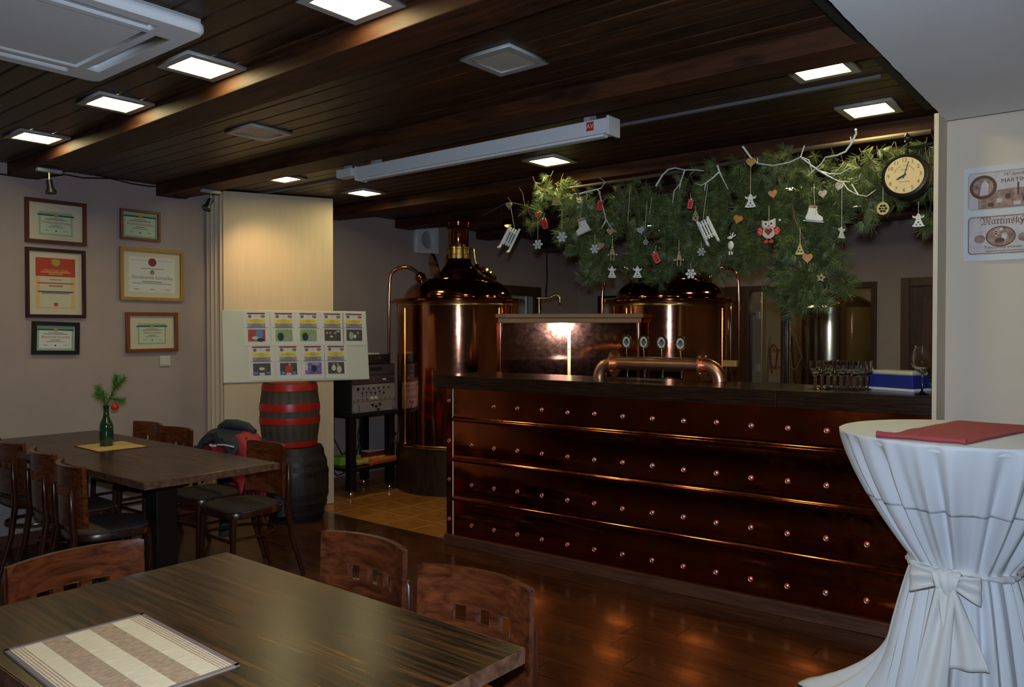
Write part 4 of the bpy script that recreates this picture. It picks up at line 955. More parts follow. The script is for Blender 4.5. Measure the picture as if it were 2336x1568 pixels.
part(cut_shape('medal_ring', [circ(.054, 32), circ(.041, 32)], .0008, 'ink_brown'), 'medal_ring', l1, (.080, -.0008, .335))
MB().prism(circ(.041, 24, c=(.080, .335)), -.0012, -.0004).build('medal_field', 'sepia', l1)
MB().prism([(.066, .298), (.075, .352), (.088, .368), (.102, .345), (.10, .30)], -.0018, -.0012).build('medal_figure', 'sepia_light', l1)
part(text_mesh('16° špeciálne', .020, 'ink_brown'), 'lettering', l1, (.212, -.0008, .385))
part(text_mesh('MARTINSKÉ PIVO', .026, 'ink_brown', space=1.02), 'lettering', l1, (.252, -.0008, .356))
m = MB(); rg = random.Random(9)
MB().prism([(.06, .238), (.06, .285), (.12, .315), (.2, .322), (.3, .318), (.42, .33), (.56, .32), (.56, .238)], -.0010, -.0004).build('townscape', 'sepia', l1)
for k in range(14): MB().prism(rect(.10 + .033 * k, .118 + .033 * k + rg.random() * .01, .245 + .025 * (k % 3) * .6, .262 + .03 * (k % 3) * .6), -.0015, -.0010).build('house', 'sepia_light' if k % 2 else 'ink_brown', l1)
MB().prism(rect(.212, .219, .29, .345), -.0016, -.0010).build('chimney', 'ink_brown', l1)
part(text_mesh('𝔐𝔞𝔯𝔱𝔦𝔫𝔰𝔨ý ℨ𝔡𝔯𝔬𝔧', .046, 'ink_brown'), 'lettering', l2, (.205, -.0008, .178))
part(cut_shape('medal_ring', [circ(.058, 32, ry=.046), circ(.053, 32, ry=.041)], .0008, 'ink_brown'), 'medal_ring', l2, (.150, -.0008, .108))
MB().prism(circ(.053, 28, c=(.15, .108), ry=.041), -.0010, -.0004).build('medal_field', 'sepia', l2)
for (x, z, a, b) in ((.132, .125, .004, .018), (.132, .13, .012, .003), (.132, .12, .009, .003), (.152, .14, .007, .007), (.165, .108, .012, .016), (.146, .09, .02, .012)): MB().prism(circ(a, 10, c=(x, z), ry=b), -.0016, -.0010).build('medal_figure', 'sepia_light' if a != .02 else 'ink_brown', l2)
for x in (.068, .238): MB().prism(circ(.022, 18, c=(x, .10), ry=.019), -.0011, -.0004).build('small_medal', 'sepia', l2)
part(text_mesh('Turčiansky pivovar úč. spol.', .019, 'ink_brown'), 'lettering', l2, (.195, -.0008, .060))
flat('text_line', .09, .24, .042, .0445, -.0008, 'ink_brown', l2, .0004)

# ------------------------------------------------------------------ standing table with tied cloth
TC = Vector((-.542, 3.372, 0)); TR, TH = .435, 1.14
st = thing('standing_table', 'round standing table under the white tied cloth', 'table', TC)
MB().lathe([(0, TH - .028), (TR - .006, TH - .028), (TR - .004, TH - .006), (0, TH - .005)], 48).build('tabletop', 'white_plastic', st, smooth=True)
MB().cyl((0, 0, .03), (0, 0, TH - .03), .03, n=20).build('column', 'chrome', st, smooth=True)
for k in range(4): MB().tube([(0, 0, .08), (.2 * math.cos(R(90 * k + 20)), .2 * math.sin(R(90 * k + 20)), .03)], .015, 8).build('foot', 'chrome', st)
clo = thing('tablecloth', 'white floor-length cloth tied with a bow on the standing table', 'tablecloth', TC)
rg = random.Random(12); NF = 26
ph = [rg.uniform(0, 6.28) for _ in range(6)]
def folds(a, k=1.0):
    return (.50 * math.sin(NF * a + ph[0]) + .30 * math.sin((NF * .5) * a + 1.7 * math.sin(2 * a + ph[1])) + .25 * math.sin(NF * 1.5 * a + ph[2] + 1.2 * math.sin(3 * a)))
ZW = .645
def skirt(top, off, zend):
    def fn(u, v):
        a = 2 * math.pi * u; z = top + (zend - top) * v
        if z >= ZW:
            s = (TH - z) / (TH - ZW); r0 = TR + .002 + (.168 - TR) * (s ** 1.18); amp = .004 + .030 * math.sin(min(1, s * 1.05) * math.pi) ** .8 + .006 * s
            if s < .04: amp *= s / .04
        else:
            s = (ZW - z) / ZW; r0 = .168 + .135 * s ** .8; amp = .012 + .026 * s
            d = math.cos(a - R(172)); tail = max(0, d) ** 7 * max(0, s - .50) ** 1.9 * 1.25
            r0 += tail; a += .12 * math.sin(5 * s + u * 9) * s * .3
        r = r0 + amp * folds(a) + off
        if v >= .999 and zend < .1: z = .012 + .004 * math.sin(NF * a)
        return (r * math.cos(a), r * math.sin(a), z)
    return fn
MB().lathe([(0, TH), (TR - .01, TH), (TR, TH - .002), (TR + .003, TH - .008)], 96).build('top_cover', 'cloth_white', clo, smooth=True)
MB().grid(skirt(TH - .004, 0, .012), 312, 70, cu=True).build('skirt', 'cloth_white', clo, smooth=True, solid=.002)
MB().grid(skirt(TH - .004, .0022, .885), 312, 22, cu=True).build('overlay', 'cloth_white', clo, smooth=True, solid=.0015)
def ring(z, off): return [((.180 + off + .012 * folds(a) * .5) * math.cos(a), (.180 + off + .012 * folds(a) * .5) * math.sin(a), z + .008 * math.sin(a * 3)) for a in [2 * math.pi * i / 72 for i in range(72)]]
MB().tube(ring(ZW, .004), [.011 + .003 * math.sin(i * .7) for i in range(72)], 8, closed=True).build('ribbon', 'cloth_ribbon', clo, smooth=True)
BA = math.atan2(-3.372, .542) - R(13)            # the bow sits on the camera side, a little to the left
bw = MB(); bc = Vector((.215 * math.cos(BA), .215 * math.sin(BA), ZW - .005)); tang = Vector((-math.sin(BA), math.cos(BA), 0)); outw = Vector((math.cos(BA), math.sin(BA), 0))
def loop(s, ln, hh, dz):
    def fn(u, v):
        a = math.pi * 2 * u
        c = (1 - math.cos(a)) / 2; w_ = (.35 + .65 * c) * hh
        p = bc + tang * (s * ln * c) + outw * (.024 * math.sin(a) + .010) + Vector((0, 0, (v - .5) * w_ + dz * c + .006 * math.sin(12 * v + 5 * u))) + outw * (.012 * math.sin(14 * v) * (1 - c * .6))
        return p
    return fn
MB().grid(loop(-1, .125, .115, -.020), 24, 12).build('bow_loop', 'cloth_ribbon', clo, smooth=True, solid=.003)
MB().grid(loop(1, .105, .10, -.03), 24, 12).build('bow_loop', 'cloth_ribbon', clo, smooth=True, solid=.003)
def knot(u, v):
    a = 2 * math.pi * u; b_ = (v - .5) * .075; r_ = .030 + .006 * math.sin(v * math.pi) + .004 * math.sin(6 * v * math.pi + 2 * a)
    return bc + outw * (.020 + r_ * .8 * math.cos(a)) + Vector((0, 0, -.012 + r_ * 1.25 * math.sin(a))) + tang * (b_ * (1 + .25 * math.sin(a)))
MB().grid(knot, 24, 12, cu=True).build('knot', 'cloth_ribbon', clo, smooth=True, solid=.003)
def tailr(s0, s1, w_, zz, ou):
    def fn(u, v):
        z = -.02 - zz * u; q = tang * (s0 * u + (v - .5) * w_ * (.5 + .6 * u)) + outw * (.03 + ou * u + .012 * math.sin(v * 9 + u * 3) * (1 - .3 * u))
        return bc + q + Vector((0, 0, z + .02 * (v - .5) * u))
    return fn
MB().grid(tailr(-.05, 0, .13, .62, .16), 30, 16).build('bow_tail', 'cloth_ribbon', clo, smooth=True, solid=.003)
MB().grid(tailr(.085, 0, .115, .26, .06), 20, 16).build('bow_tail', 'cloth_ribbon', clo, smooth=True, solid=.003)
nk = thing('red_napkin', 'dark red cloth runner lying on the white standing table', 'cloth', (0, 0, TH))
a0, a1, b0, b1 = at(2000, 996, z=TH + .004), at(2205, 1013, z=TH + .004), at(2190, 960, z=TH + .004), at(2400, 972, z=TH + .004)
b0 = a0.lerp(b0, .97); b1 = a1.lerp(b1, .90)
def nap(u, v):
    p = a0.lerp(a1, v).lerp(b0.lerp(b1, v), u)
    return (p.x, p.y, .005 + .0025 * math.sin(20 * u + 3 * v) * (1 - u) + .002 * mn.noise(Vector((u * 6, v * 6, 0))))
MB().grid(nap, 30, 20).build('sheet', 'napkin_red', nk, smooth=True, solid=.004)
MB().tube([Vector((p.x, p.y, .012)) for p in [a0.lerp(a1, k / 12) for k in range(13)]], [.013 if k in (0, 12) else .009 + .002 * math.sin(k) for k in range(13)], 10).build('rolled_hem', 'napkin_red', nk, smooth=True)

# ------------------------------------------------------------------ station clock
ck = thing('station_clock', 'black round hanging clock with cream face at the right end of the garland', 'clock', (-.936, 4.20, 2.268))
Tf = Matrix.Rotation(R(90), 4, 'X')
MB().lathe([(.118, -.06), (.122, -.05), (.116, -.035), (.112, .0), (.116, .035), (.121, .048), (.119, .058), (.108, .062), (.100, .055)], 48, T=Tf).build('case', 'clock_black', ck, smooth=True)
MB().prism(circ(.101, 48), -.057, -.052).build('face', 'clock_face', ck)
for k in range(12):
    a = R(90 - 30 * (k + 1)); part(text_mesh(str(k + 1), .030, 'ink_brown'), 'numeral', ck, (.083 * math.cos(a), -.0575, .083 * math.sin(a)))
ct_ = 'GRAND CENTRAL'
for k, chh in enumerate(ct_):
    if chh == ' ': continue
    a = R(155 - 130 * k / (len(ct_) - 1)); part(text_mesh(chh, .012, 'ink_brown'), 'lettering', ck, (.054 * math.cos(a), -.0575, .054 * math.sin(a)), rot=(0, -(a - R(90)), 0))
part(text_mesh('TERMINAL', .009, 'ink_brown'), 'lettering', ck, (0, -.0575, .030)); part(text_mesh('NEW YORK', .0105, 'ink_brown'), 'lettering', ck, (0, -.0575, -.036))
MB().prism([(-.003, -.018), (.003, -.018), (.0018, .078), (-.0018, .078)], -.0595, -.0585).build('minute_hand', 'ink_black', ck, rot=(0, R(17), 0))
MB().prism([(-.004, -.012), (.004, -.012), (.0055, .032), (0, .05), (-.0055, .032)], -.0605, -.0596).build('hour_hand', 'ink_black', ck, rot=(0, R(241), 0))
ck.scale = (.86, .86, .86)
MB().lathe([(.012, .115), (.016, .125), (.010, .14), (.006, .16), (.006, .19), (.014, .196), (.010, .204), (.017, .215), (.016, .226), (.008, .238), (0, .252)], 16).build('finial', 'clock_black', ck, smooth=True)
MB().tube([(0, 0, .165), (.06, 0, .16), (.12, 0, .17), (.158, .03, .175)], .008, 8).build('bracket_arm', 'clock_black', ck, smooth=True)
MB().tube([(.02, 0, .13), (.045, 0, .125), (.055, 0, .145), (.04, 0, .155), (.03, 0, .145)], .005, 6).build('scroll', 'clock_black', ck, smooth=True)

# ------------------------------------------------------------------ pine garland over the bar
gl = thing('pine_garland', 'thick hanging garland of green pine boughs over the bar', 'garland', (-2.3, 4.5, 2.4))
rg = random.Random(21)
VAR = []
for v in range(7):
    st_, nd = MB(), MB(); L0 = rg.uniform(.20, .27); bend = rg.uniform(-.05, .05)
    sp3 = [Vector((bend * (k / 5) ** 2, .02 * math.sin(k), -L0 * k / 5)) for k in range(6)]
    st_.tube(sp3, [.0035, .003, .0028, .0025, .002, .0015], 5)
    ends = [(sp3[4], sp3[5])]
    for k in range(8):
        q = rg.uniform(.1, .95); i = min(int(q * 5), 4); b = sp3[i].lerp(sp3[i + 1], q * 5 - i); a = rg.random() * 6.283
        e = b + Vector((math.cos(a) * .8, math.sin(a) * .8, rg.uniform(-.9, .25))).normalized() * rg.uniform(.06, .11)
        st_.tube([b, e], [.002, .0012], 4); ends.append((b, e))
    for b, e in ends: conifer(nd, Vector(b).lerp(Vector(e), .25), e, 46, .064, rg, rad=.0018, droop=.012, spread=.85)
    VAR.append((st_.mesh('bough', 'twig', True), nd.mesh('needles', 'needle')))
def inside(p, poly):
    c = False
    for i in range(len(poly)):
        (x0, y0), (x1, y1) = poly[i - 1], poly[i]
        if (y0 > p[1]) != (y1 > p[1]) and p[0] < (x1 - x0) * (p[1] - y0) / (y1 - y0) + x0: c = not c
    return c
POLY = [[(1290, 440), (1400, 425), (1500, 405), (1600, 380), (1720, 360), (1850, 340), (1925, 350), (1915, 400), (1905, 480), (1895, 540), (1880, 575), (1850, 595), (1800, 585), (1760, 545), (1700, 525), (1640, 565), (1560, 570), (1480, 570), (1420, 560), (1370, 560), (1340, 530), (1320, 480)],
        [(1950, 345), (2060, 322), (2128, 312), (2128, 335), (2030, 350), (2000, 400), (1975, 400)], [(1990, 380), (2015, 380), (2010, 440), (1985, 440)]]
spots = []
tries = 0
while len(spots) < 150 and tries < 9000:
    tries += 1
    pi_ = 0 if rg.random() < .86 else rg.choice((1, 2)); po_y = POLY[pi_]
    p = (rg.uniform(1280, 2130), rg.uniform(310, 600))
    if inside(p, po_y) and all((p[0] - q[0]) ** 2 + (p[1] - q[1]) ** 2 > 23 ** 2 for q in spots): spots.append(p)
spots += [(1215, 415), (1262, 402), (1285, 408), (1245, 430), (1290, 425), (1270, 430), (1225, 445), (1205, 470), (1300, 470), (1330, 560), (1345, 575), (1830, 610), (1850, 615), (1815, 590), (1870, 600), (1840, 625), (1825, 640), (1580, 585), (1620, 580), (1700, 545), (1730, 555), (1440, 580), (1500, 585), (2110, 440), (1925, 470), (1915, 520), (1905, 560), (1930, 400), (1895, 590), (1300, 500), (1310, 530), (1325, 545), (1360, 590), (1390, 590), (1470, 590), (1530, 590), (1650, 570), (1765, 570), (1790, 600), (1855, 640), (1875, 625), (1960, 350), (2000, 345), (2040, 335), (2080, 328), (2115, 325), (1990, 420), (2120, 350), (2125, 400)]
for k, (px, py) in enumerate(spots):
    deep = rg.uniform(4.40, 4.60)
    w_ = at(px, py - 12, Y=deep); a, b = VAR[rg.randrange(7)]
    if w_.z > 2.66: w_.z = 2.66
    o = part(a, 'bough', gl, w_ - gl.location, (rg.uniform(-.55, .55), rg.uniform(-.6, .6), rg.random() * 6.28), (rg.uniform(.6, .95),) * 3)
    part(b, 'needles', o)
# gnarled pole carrying the garland under the ceiling
MB().tube([at(1290, 430, Y=4.52) - gl.location, at(1450, 408, Y=4.5) - gl.location, at(1650, 375, Y=4.5) - gl.location, at(1850, 338, Y=4.5) - gl.location, at(2125, 300, Y=4.5) - gl.location], [.008, .012, .012, .013, .014], 8).build('carrying_pole', 'twig', gl, smooth=True)
for pts in ([(1405, 432), (1420, 450), (1412, 480), (1400, 495)], [(1420, 450), (1430, 470), (1420, 495)], [(1810, 480), (1812, 500), (1830, 540), (1845, 590)], [(1975, 350), (1990, 370), (2000, 395)], [(1800, 520), (1810, 500), (1808, 470)]):
    MB().tube([at(x, yy, Y=4.36) - gl.location for x, yy in pts], .0045, 6).build('bare_twig', 'twig', gl, smooth=True)
for (x, yy, h) in ((1437, 430, 80), (1476, 460, 68), (1487, 450, 40)):
    p0, p1 = at(x, yy, Y=4.36), at(x - 5, yy + h, Y=4.36); MB().tube([p0 - gl.location, p1 - gl.location], .0016, 5).build('cord', 'cord', gl)

# white painted branches
def branch(label, lines, mat='branch_white', r=.0062, Yb=4.27):
    o = at(*lines[0][0], Y=Yb); t = thing('white_branch' if mat == 'branch_white' else 'bare_branch', label, 'branch', o, group='branches in the garland')
    for k, ln in enumerate(lines):
        n_ = len(ln); pts = [at(x, yy, Y=Yb + .02 * math.sin(1.3 * i + k)) - o for i, (x, yy) in enumerate(ln)]
        if k:                                   # start exactly on the parent stem
            pts[0] = min((at(x, yy, Y=Yb + .02 * math.sin(1.3 * i + kk)) - o for kk, l2 in enumerate(lines[:k]) for i, (x, yy) in enumerate(l2)), key=lambda q: (q - pts[0]).length)
        rr = r * (1 if k == 0 else .75)
        MB().tube(pts, [rr * (1 - .6 * i / (n_ - 1)) for i in range(n_)], 7).build('stem' if k == 0 else 'side_twig', mat, t, smooth=True)
branch('thin bare branch at the left tip of the garland', [[(1233, 484), (1197, 470), (1166, 462), (1154, 464), (1098, 494)], [(1195, 465), (1192, 441), (1184, 428)], [(1166, 462), (1158, 450)]], 'twig', .005)
branch('white branch left of the yellow lit pine sprig, bending down', [[(1320, 443), (1340, 438), (1363, 432), (1367, 438), (1374, 469), (1383, 502), (1394, 520), (1406, 530)], [(1363, 432), (1371, 430), (1381, 416), (1367, 405)], [(1383, 506), (1372, 522)]])
branch('white branch arching up beside the right white sledge', [[(1496, 425), (1511, 400), (1524, 387), (1541, 383), (1562, 388), (1587, 388), (1607, 390)], [(1562, 388), (1552, 418), (1538, 436), (1534, 464)], [(1552, 418), (1550, 432)]])
branch('white branch holding the right white sledge', [[(1636, 377), (1641, 392), (1625, 407), (1610, 418), (1600, 423), (1586, 419)], [(1641, 392), (1651, 413), (1661, 432)], [(1610, 418), (1607, 436)]])
branch('large forked white branch in the middle right of the garland', [[(1694, 334), (1712, 359), (1728, 373), (1763, 378), (1799, 371), (1826, 359), (1835, 332)],
    [(1826, 359), (1850, 377), (1868, 390), (1901, 408), (1916, 415), (1924, 418), (1934, 433), (1957, 445), (1978, 448), (1998, 433)], [(1868, 390), (1893, 397), (1916, 397), (1942, 382)], [(1916, 415), (1939, 415)],
    [(1826, 359), (1845, 365), (1850, 382), (1853, 392)], [(1728, 373), (1728, 360)], [(1957, 445), (1943, 420)]])
branch('curling white branch tip reaching up to the beam', [[(1952, 295), (1953, 305), (1942, 328), (1929, 346), (1911, 354), (1883, 359), (1873, 374), (1855, 390), (1842, 402)], [(1942, 328), (1940, 312)]])

# ------------------------------------------------------------------ ornaments
YO = 4.25
def heart_loop(s=1.0): return [(s * .5 * (16 * math.sin(t) ** 3) / 16.2, s * .5 * (13 * math.cos(t) - 5 * math.cos(2 * t) - 2 * math.cos(3 * t) - math.cos(4 * t) + 2.4) / 15) for t in [2 * math.pi * i / 32 for i in range(32)]]
def orn(name, cat, px, py, hpx, label, cord_py=None, roll=0, yaw=14, grp=None, Y=YO):
    p = at(px, py, Y=Y); mpp = (p - Vector((0, 0, EYE))).dot(_f) / FPX
    t = thing(name, label, cat, p, group=grp, rot=(0, R(roll), R(yaw)))
    if cord_py is not None:
        top = at(px, cord_py, Y=Y); h = (top - p).length; u = Vector((0, 0, 1)); u.rotate(Matrix.Rotation(-R(roll), 3, 'Y'))
        b = u * hpx * mpp * .0 + Vector((0, 0, hpx * mpp * .42)); MB().tube([b, u * h], .0016, 5).build('cord', 'cord', t)
    return t, hpx * mpp
def heart(px, py, h, mat, label, cord=None, roll=0):
    t, s = orn('heart_ornament', 'ornament', px, py, h, label, cord, roll, grp='wooden hearts')
    part(cut_shape('heart', [heart_loop(s)], .008, mat, bev=.0015), 'heart', t)
def snow(px, py, h, label, cord=None, mat='orn_white'):
    t, s = orn('snowflake_ornament', 'ornament', px, py, h, label, cord, 0, grp='snowflakes'); m = MB(); q = s / 2
    for k in range(6):
        T = Matrix.Rotation(R(60 * k + 30), 4, 'Y')
        m.box(-q * .13, q * .13, -.003, .003, 0, q * .85, T=T)
        m.lathe([(0, -.0032), (q * .23, -.0032), (q * .23, .0032), (0, .0032)], 10, T=(Matrix.Rotation(R(90), 4, 'X')), c=T @ Vector((0, 0, q * .78)))
        T2 = T @ Matrix.Translation((0, 0, q * .45)) @ Matrix.Rotation(R(55), 4, 'Y'); m.box(-q * .07, q * .07, -.003, .003, 0, q * .34, T=T2)
        T2 = T @ Matrix.Translation((0, 0, q * .45)) @ Matrix.Rotation(R(-55), 4, 'Y'); m.box(-q * .07, q * .07, -.003, .003, 0, q * .34, T=T2)
    m.build('flake', mat, t)
def angel(px, py, h, label, cord, yaw=14):
    t, s = orn('angel_ornament', 'ornament', px, py, h, label, cord, 0, yaw, 'white angels')
    ol = [(-.42, -.46), (-.30, -.30), (-.14, .08), (-.36, .18), (-.40, .36), (-.26, .27), (-.10, .32), (-.10, .42), (0, .5), (.10, .42), (.10, .32), (.26, .27), (.40, .36), (.36, .18), (.14, .08), (.30, -.30), (.42, -.46), (.2, -.5), (-.2, -.5)]
    hl = [[(-.22, -.38), (-.05, -.40), (-.10, -.28)], [(.22, -.38), (.05, -.40), (.10, -.28)], [(-.08, -.22), (.02, -.26), (.08, -.14), (-.02, -.10)], [(-.06, .0), (.06, .0), (0, .08)], [(-.28, .20), (-.15, .19), (-.2, .25)], [(.28, .20), (.15, .19), (.2, .25)]]
    part(cut_shape('figure', [[(x * s, y * s) for x, y in ol]] + [[(x * s, y * s) for x, y in q] for q in hl], .006, 'orn_white'), 'figure', t)
def sledge(px, py, h, label, cord, roll, yaw):
    t, s = orn('sledge_ornament', 'ornament', px, py, h, label, cord, roll, yaw, 'white sledges')
    W_ = s * .20
    for q in (-1, 1):
        pts = [(q * W_, -.012, .5 * s), (q * W_, -.012, -.34 * s), (q * W_, -.018, -.44 * s), (q * W_, -.034, -.49 * s), (q * W_, -.05, -.47 * s)]
        MB().tube(pts, [.0075, .0085, .009, .008, .0065], 8).build('runner', 'orn_white', t, smooth=True)
    for k in range(4): MB().box(-W_ * .95 + W_ * .5 * k, -W_ * .95 + W_ * .5 * k + W_ * .34, .008, .014, -.30 * s, .42 * s).build('slat', 'orn_white', t, bevel=.002)
    for z in (-.22, .25): MB().box(-W_, W_, -.008, .009, z * s, z * s + .008).build('crossbar', 'orn_white', t)
def mini_sled(px, py, h, label, cord, roll):
    t, s = orn('red_sled_ornament', 'ornament', px, py, h, label, cord, roll, 20, 'small red sleds')
    hl = [[(x * s, y * s) for x, y in rect(-.12, .12, z, z + .1)] for z in (-.3, -.1, .1)]
    part(cut_shape('sled', [[(x * s, y * s) for x, y in [(-.26, -.42), (-.15, -.5), (.15, -.5), (.26, -.42), (.26, .5), (.14, .42), (-.14, .42), (-.26, .5)]]] + hl, .010, 'orn_red', bev=.001), 'sled', t)
    MB().sphere((0, -.004, s * .5), .006, 8, 6).build('bead', 'orn_white', t)
def skate(px, py, h, label, cord, roll, flip=1, yaw=14, mat='orn_white'):
    t, s = orn('ice_skate_ornament', 'ornament', px, py, h, label, cord, roll, yaw, 'white ice skates')
    ol = [(-.32, .5), (.10, .5), (.12, .30), (.20, .05), (.52, -.12), (.58, -.26), (.55, -.34), (-.38, -.34), (-.42, -.2), (-.34, .1)]
    part(cut_shape('boot', [[(flip * x * s, y * s) for x, y in ol]], .016, mat, bev=.002), 'boot', t)
    MB().prism([(flip * x * s, y * s) for x, y in [(-.55, -.44), (.62, -.44), (.68, -.38), (.66, -.36), (-.55, -.38)]], -.0015, .0015).build('blade', 'orn_silver', t)
    MB().prism([(flip * x * s, y * s) for x, y in [(-.33, .38), (.13, .38), (.12, .54), (-.34, .54)]], -.0105, .0105).build('cuff', 'sepia', t)
    for x in (-.25, .35): MB().box(flip * x * s - .004, flip * x * s + .004, -.002, .002, -.40 * s, -.33 * s).build('blade_post', 'orn_silver', t)
    for k in range(3): MB().sphere((flip * .1 * s, -.0095, (.28 - .12 * k) * s), .0025, 6, 5).build('eyelet', 'ink_brown', t)
def lattice(px, py, h, kind, label, cord, mat='orn_gold', roll=0):
    t, s = orn({'tree': 'tree_ornament', 'round': 'round_ornament', 'drop': 'drop_ornament', 'star': 'star_ornament', 'bell': 'bell_ornament'}[kind], 'ornament', px, py, h, label, cord, roll)
    if kind == 'tree':
        lp = [[(0, .5), (.12, .28), (.08, .28), (.22, .02), (.16, .02), (.34, -.28), (.28, -.3), (.40, -.42), (.2, -.5), (-.2, -.5), (-.40, -.42), (-.28, -.3), (-.34, -.28), (-.16, .02), (-.22, .02), (-.08, .28), (-.12, .28)], [(-.04, .22), (.04, .22), (0, .36)], circ(.07, 8, (-.02, .02)), circ(.08, 8, (-.12, -.22)), circ(.08, 8, (.12, -.24))]
    elif kind == 'round': lp = [circ(.5, 28, ry=.56)] + [circ(.12, 8, (.24 * math.cos(R(60 * k)), .26 * math.sin(R(60 * k)))) for k in range(6)] + [circ(.08, 8)]
    elif kind == 'drop': lp = [[(.28 * math.sin(a) * (1 - math.cos(a)) * .72, .5 * math.cos(a)) for a in [2 * math.pi * i / 28 for i in range(28)]], circ(.08, 8, (0, -.25)), circ(.06, 8, (-.1, -.05)), circ(.06, 8, (.1, -.05)), circ(.04, 8, (0, .1))]
    elif kind == 'star': lp = [[((.5 if i % 2 == 0 else .27) * math.cos(R(18 + 36 * i)), (.5 if i % 2 == 0 else .27) * math.sin(R(18 + 36 * i))) for i in range(10)], circ(.12, 8)]
    else: lp = [[(-.5, -.4), (-.46, -.3), (-.3, -.1), (-.2, .25), (-.08, .42), (0, .5), (.08, .42), (.2, .25), (.3, -.1), (.46, -.3), (.5, -.4), (.2, -.48), (-.2, -.48)], circ(.06, 8, (-.14, -.12)), circ(.06, 8, (.14, -.12)), circ(.06, 8, (0, .08)), rect(-.3, .3, -.34, -.28)]
    part(cut_shape('cutout', [[(x * s, y * s) for x, y in l] for l in lp], .006, mat), 'cutout', t)
def figure(px, py, h, label, cord):
    t, s = orn('wooden_figure_ornament', 'ornament', px, py, h, label, cord, 0, 20, 'small wooden figures')
    MB().sphere((0, 0, .36 * s), .10 * s, 10, 8).build('head', 'orn_tan', t, smooth=True); MB().prism([(-.09 * s, .27 * s), (.09 * s, .27 * s), (.20 * s, -.12 * s), (-.20 * s, -.12 * s)], -.005, .005).build('body', 'orn_tan', t, bevel=.002)
    for q in (-1, 1):
        MB().tube([(q * .1 * s, 0, -.12 * s), (q * .1 * s, 0, -.48 * s)], .004, 6).build('leg', 'orn_tan', t); MB().sphere((q * .26 * s, 0, -.1 * s), .005, 8, 6).build('bead', 'orn_white', t)
def reindeer(px, py, h, label, cord):
    t, s = orn('reindeer_ornament', 'ornament', px, py, h, label, cord, 0, 10)
    MB().sphere((0, 0, -.04 * s), .14 * s, 12, 8, (1, .5, 1.5)).build('body', 'orn_white', t, smooth=True); MB().sphere((-.04 * s, -.003, .32 * s), .075 * s, 10, 8, (1.7, .7, 1)).build('head', 'orn_white', t, smooth=True)
    for q in ((.10, .5), (.18, .40)): MB().tube([(.03 * s, 0, .34 * s), (q[0] * s, 0, q[1] * s), (q[0] * s + .03 * s, 0, (q[1] + .06) * s)], .004, 6).build('antler', 'orn_white', t)
    for q in (-1, 1): MB().cyl((q * .045 * s, 0, -.24 * s), (q * .045 * s, 0, -.34 * s), .003, n=6).build('leg', 'orn_tan', t); MB().box(q * .055 * s - .035 * s, q * .055 * s + .035 * s, -.006, .006, -.5 * s, -.34 * s).build('boot', 'orn_white', t, bevel=.002)
def owl(px, py, h, label, cord):
    t, s = orn('owl_ornament', 'ornament', px, py, h, label, cord, 0, 10)
    MB().prism([(x * s, z * s) for x, z in [(-.28, .44), (-.14, .40), (.14, .40), (.28, .44), (.26, .14), (.18, .10), (-.18, .10), (-.26, .14)]], -.008, .008).build('head', 'owl_body', t, bevel=.002)
    MB().prism(circ(.26 * s, 20, c=(0, -.08 * s), ry=.24 * s), -.008, .008).build('body', 'owl_body', t, bevel=.002)
    for q in (-1, 1):
        MB().prism(circ(.10 * s, 14, c=(q * .12 * s, .28 * s)), -.011, -.008).build('eye', 'orn_white', t); MB().prism(circ(.045 * s, 12, c=(q * .11 * s, .28 * s)), -.013, -.011).build('pupil', 'ink_black', t)
        MB().prism(circ(.11 * s, 14, c=(q * .33 * s, -.02 * s), ry=.17 * s), -.010, .006).build('wing', 'orn_red', t)
        for k in range(4): MB().prism(circ(.02 * s, 8, c=(q * (.30 + .05 * (k % 2)) * s, (-.1 + .06 * k) * s)), -.0108, -.010).build('dot', 'orn_white', t)
        MB().prism(circ(.09 * s, 12, c=(q * .10 * s, -.44 * s), ry=.07 * s), -.006, .006).build('foot', 'orn_red', t); MB().cyl((q * .08 * s, 0, -.30 * s), (q * .08 * s, 0, -.40 * s), .002, n=6).build('leg', 'cord', t)
    part(cut_shape('heart', [heart_loop(.30 * s)], .005, 'seal_maroon'), 'heart', t, (0, -.0105, -.05 * s))
    MB().prism([(-.03 * s, .22 * s), (.03 * s, .22 * s), (0, .14 * s)], -.012, -.008).build('beak', 'orn_red', t)
    MB().prism([(.05 * s, .36 * s), (.30 * s, .44 * s), (.40 * s, .40 * s), (.24 * s, .52 * s)], -.010, .010).build('cap', 'seal_maroon', t); MB().prism([(.04 * s, .33 * s), (.28 * s, .42 * s), (.27 * s, .48 * s), (.03 * s, .40 * s)], -.012, .012).build('cap_brim', 'orn_white', t)
    MB().sphere((.42 * s, 0, .41 * s), .05 * s, 8, 6).build('pompom', 'orn_white', t)

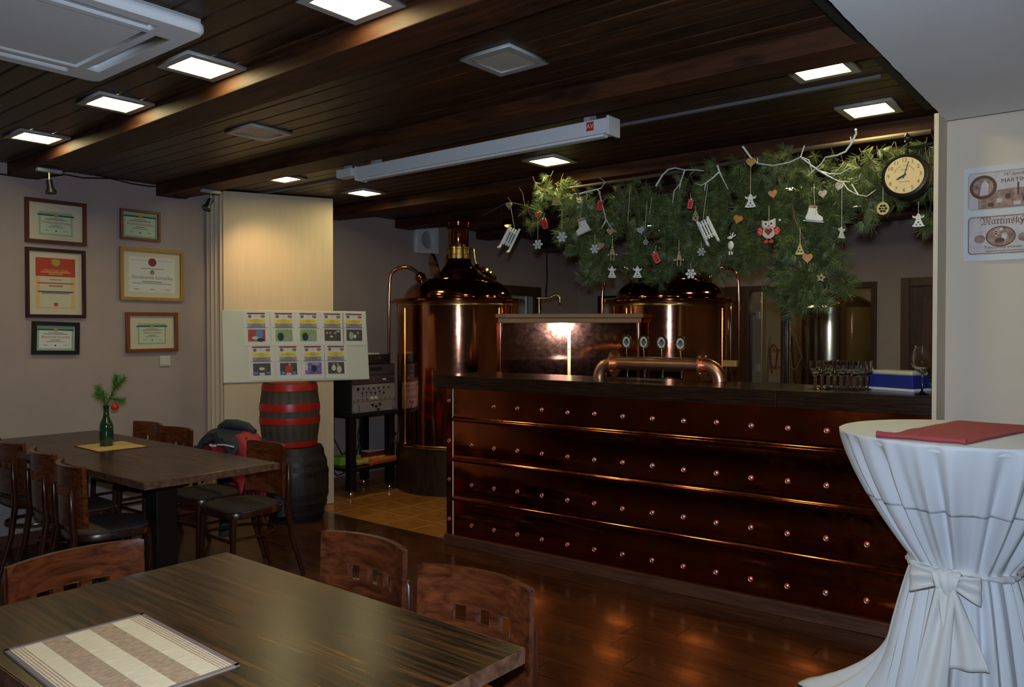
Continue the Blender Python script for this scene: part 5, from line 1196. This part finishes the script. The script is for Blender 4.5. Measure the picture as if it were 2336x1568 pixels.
sledge(1163, 545, 60, 'white sledge ornament hanging alone at the left end of the garland', 462, 27, 25)
sledge(1614, 527, 62, 'white sledge ornament seen from below in the middle of the garland', 420, 24, 200)
heart(1161, 470, 15, 'orn_tan', 'tan heart on the cord of the left white sledge'); heart(1228, 492, 17, 'orn_orange', 'orange heart above the leftmost snowflake')
heart(1713, 372, 21, 'orn_wood', 'tan heart on the cord of the large white angel'); heart(1763, 444, 19, 'orn_wood', 'wooden heart just right of the large white angel', roll=-12)
heart(1683, 502, 20, 'orn_orange', 'orange wooden heart above the reindeer', roll=18); heart(1842, 591, 22, 'orn_wood', 'light wooden heart low in the garland under the gold tree')
heart(1877, 444, 18, 'birch', 'birch bark heart just above the large ice skate', roll=-5); heart(1914, 427, 18, 'birch', 'birch bark heart beside the cord of the sideways angel', roll=15)
heart(1370, 562, 17, 'orn_tan', 'tan heart right beside a snowflake in the left half', roll=12); heart(1393, 530, 17, 'orn_tan', 'tan heart at the end of the bent white branch'); heart(1462, 527, 18, 'orn_silver', 'grey heart half hidden in the needles', roll=-15)
snow(1227, 558, 23, 'leftmost white snowflake, below the orange heart', 497); snow(1282, 541, 25, 'white snowflake under the yellow lit pine sprig', 465); snow(1357, 568, 22, 'white snowflake touching a tan heart', 535)
snow(1576, 625, 24, 'white snowflake in front of the right kettle dome', 600); snow(1600, 575, 20, 'dull silver snowflake below the right white sledge', 552, 'orn_silver')
snow(1473, 553, 14, 'tiny silver snowflake near the grey heart', 540, 'orn_silver')
angel(1712, 458, 31, 'large white angel cut-out with long cord in the garland', 376); angel(2095, 502, 31, 'white angel cut-out hanging below the clock', 460); angel(1920, 531, 26, 'white angel turned sideways at the right edge of the foliage', 418, 70)
angel(1454, 621, 26, 'small white angel in front of the left part of the right kettle', 605, 45); angel(1396, 621, 26, 'white angel below the small wooden figure with beads', 607, 60)
mini_sled(1242, 511, 24, 'small red sled ornament right of the orange heart', 488, -20); mini_sled(1369, 469, 24, 'small red sled ornament on the bent white branch', 436, 12); mini_sled(1497, 588, 26, 'small red sled ornament low in front of the right kettle', 560, -22); mini_sled(1575, 466, 22, 'small red sled ornament near the brown drop ornament', 440, 10)
skate(1329, 518, 34, 'narrow white ice skate ornament in the left half', 452, -25, -1, 60); skate(1856, 490, 37, 'large white ice skate ornament on the right', 420, 9)
lattice(1270, 457, 24, 'bell', 'yellow lit lattice bell inside the bright pine sprig', 440); lattice(1587, 491, 28, 'drop', 'brown drop shaped lattice ornament left of the right sledge', 470, 'orn_tan'); lattice(1825, 568, 27, 'tree', 'gold tree cut-out above the light wooden heart', 522); lattice(2014, 476, 26, 'round', 'round gold lattice ornament left of the clock', 430); lattice(1873, 634, 22, 'star', 'greenish star at the lowest tip of the foliage', None, 'orn_tan', 10)
figure(1397, 578, 36, 'small wooden figure with white beads below a tan heart', 538); figure(1549, 590, 36, 'small wooden figure with white beads above the right kettle dome', 548)
reindeer(1667, 558, 48, 'white reindeer ornament right of the right sledge', 530); owl(1754, 527, 56, 'owl ornament with red polka dot wings and a red heart', 470)
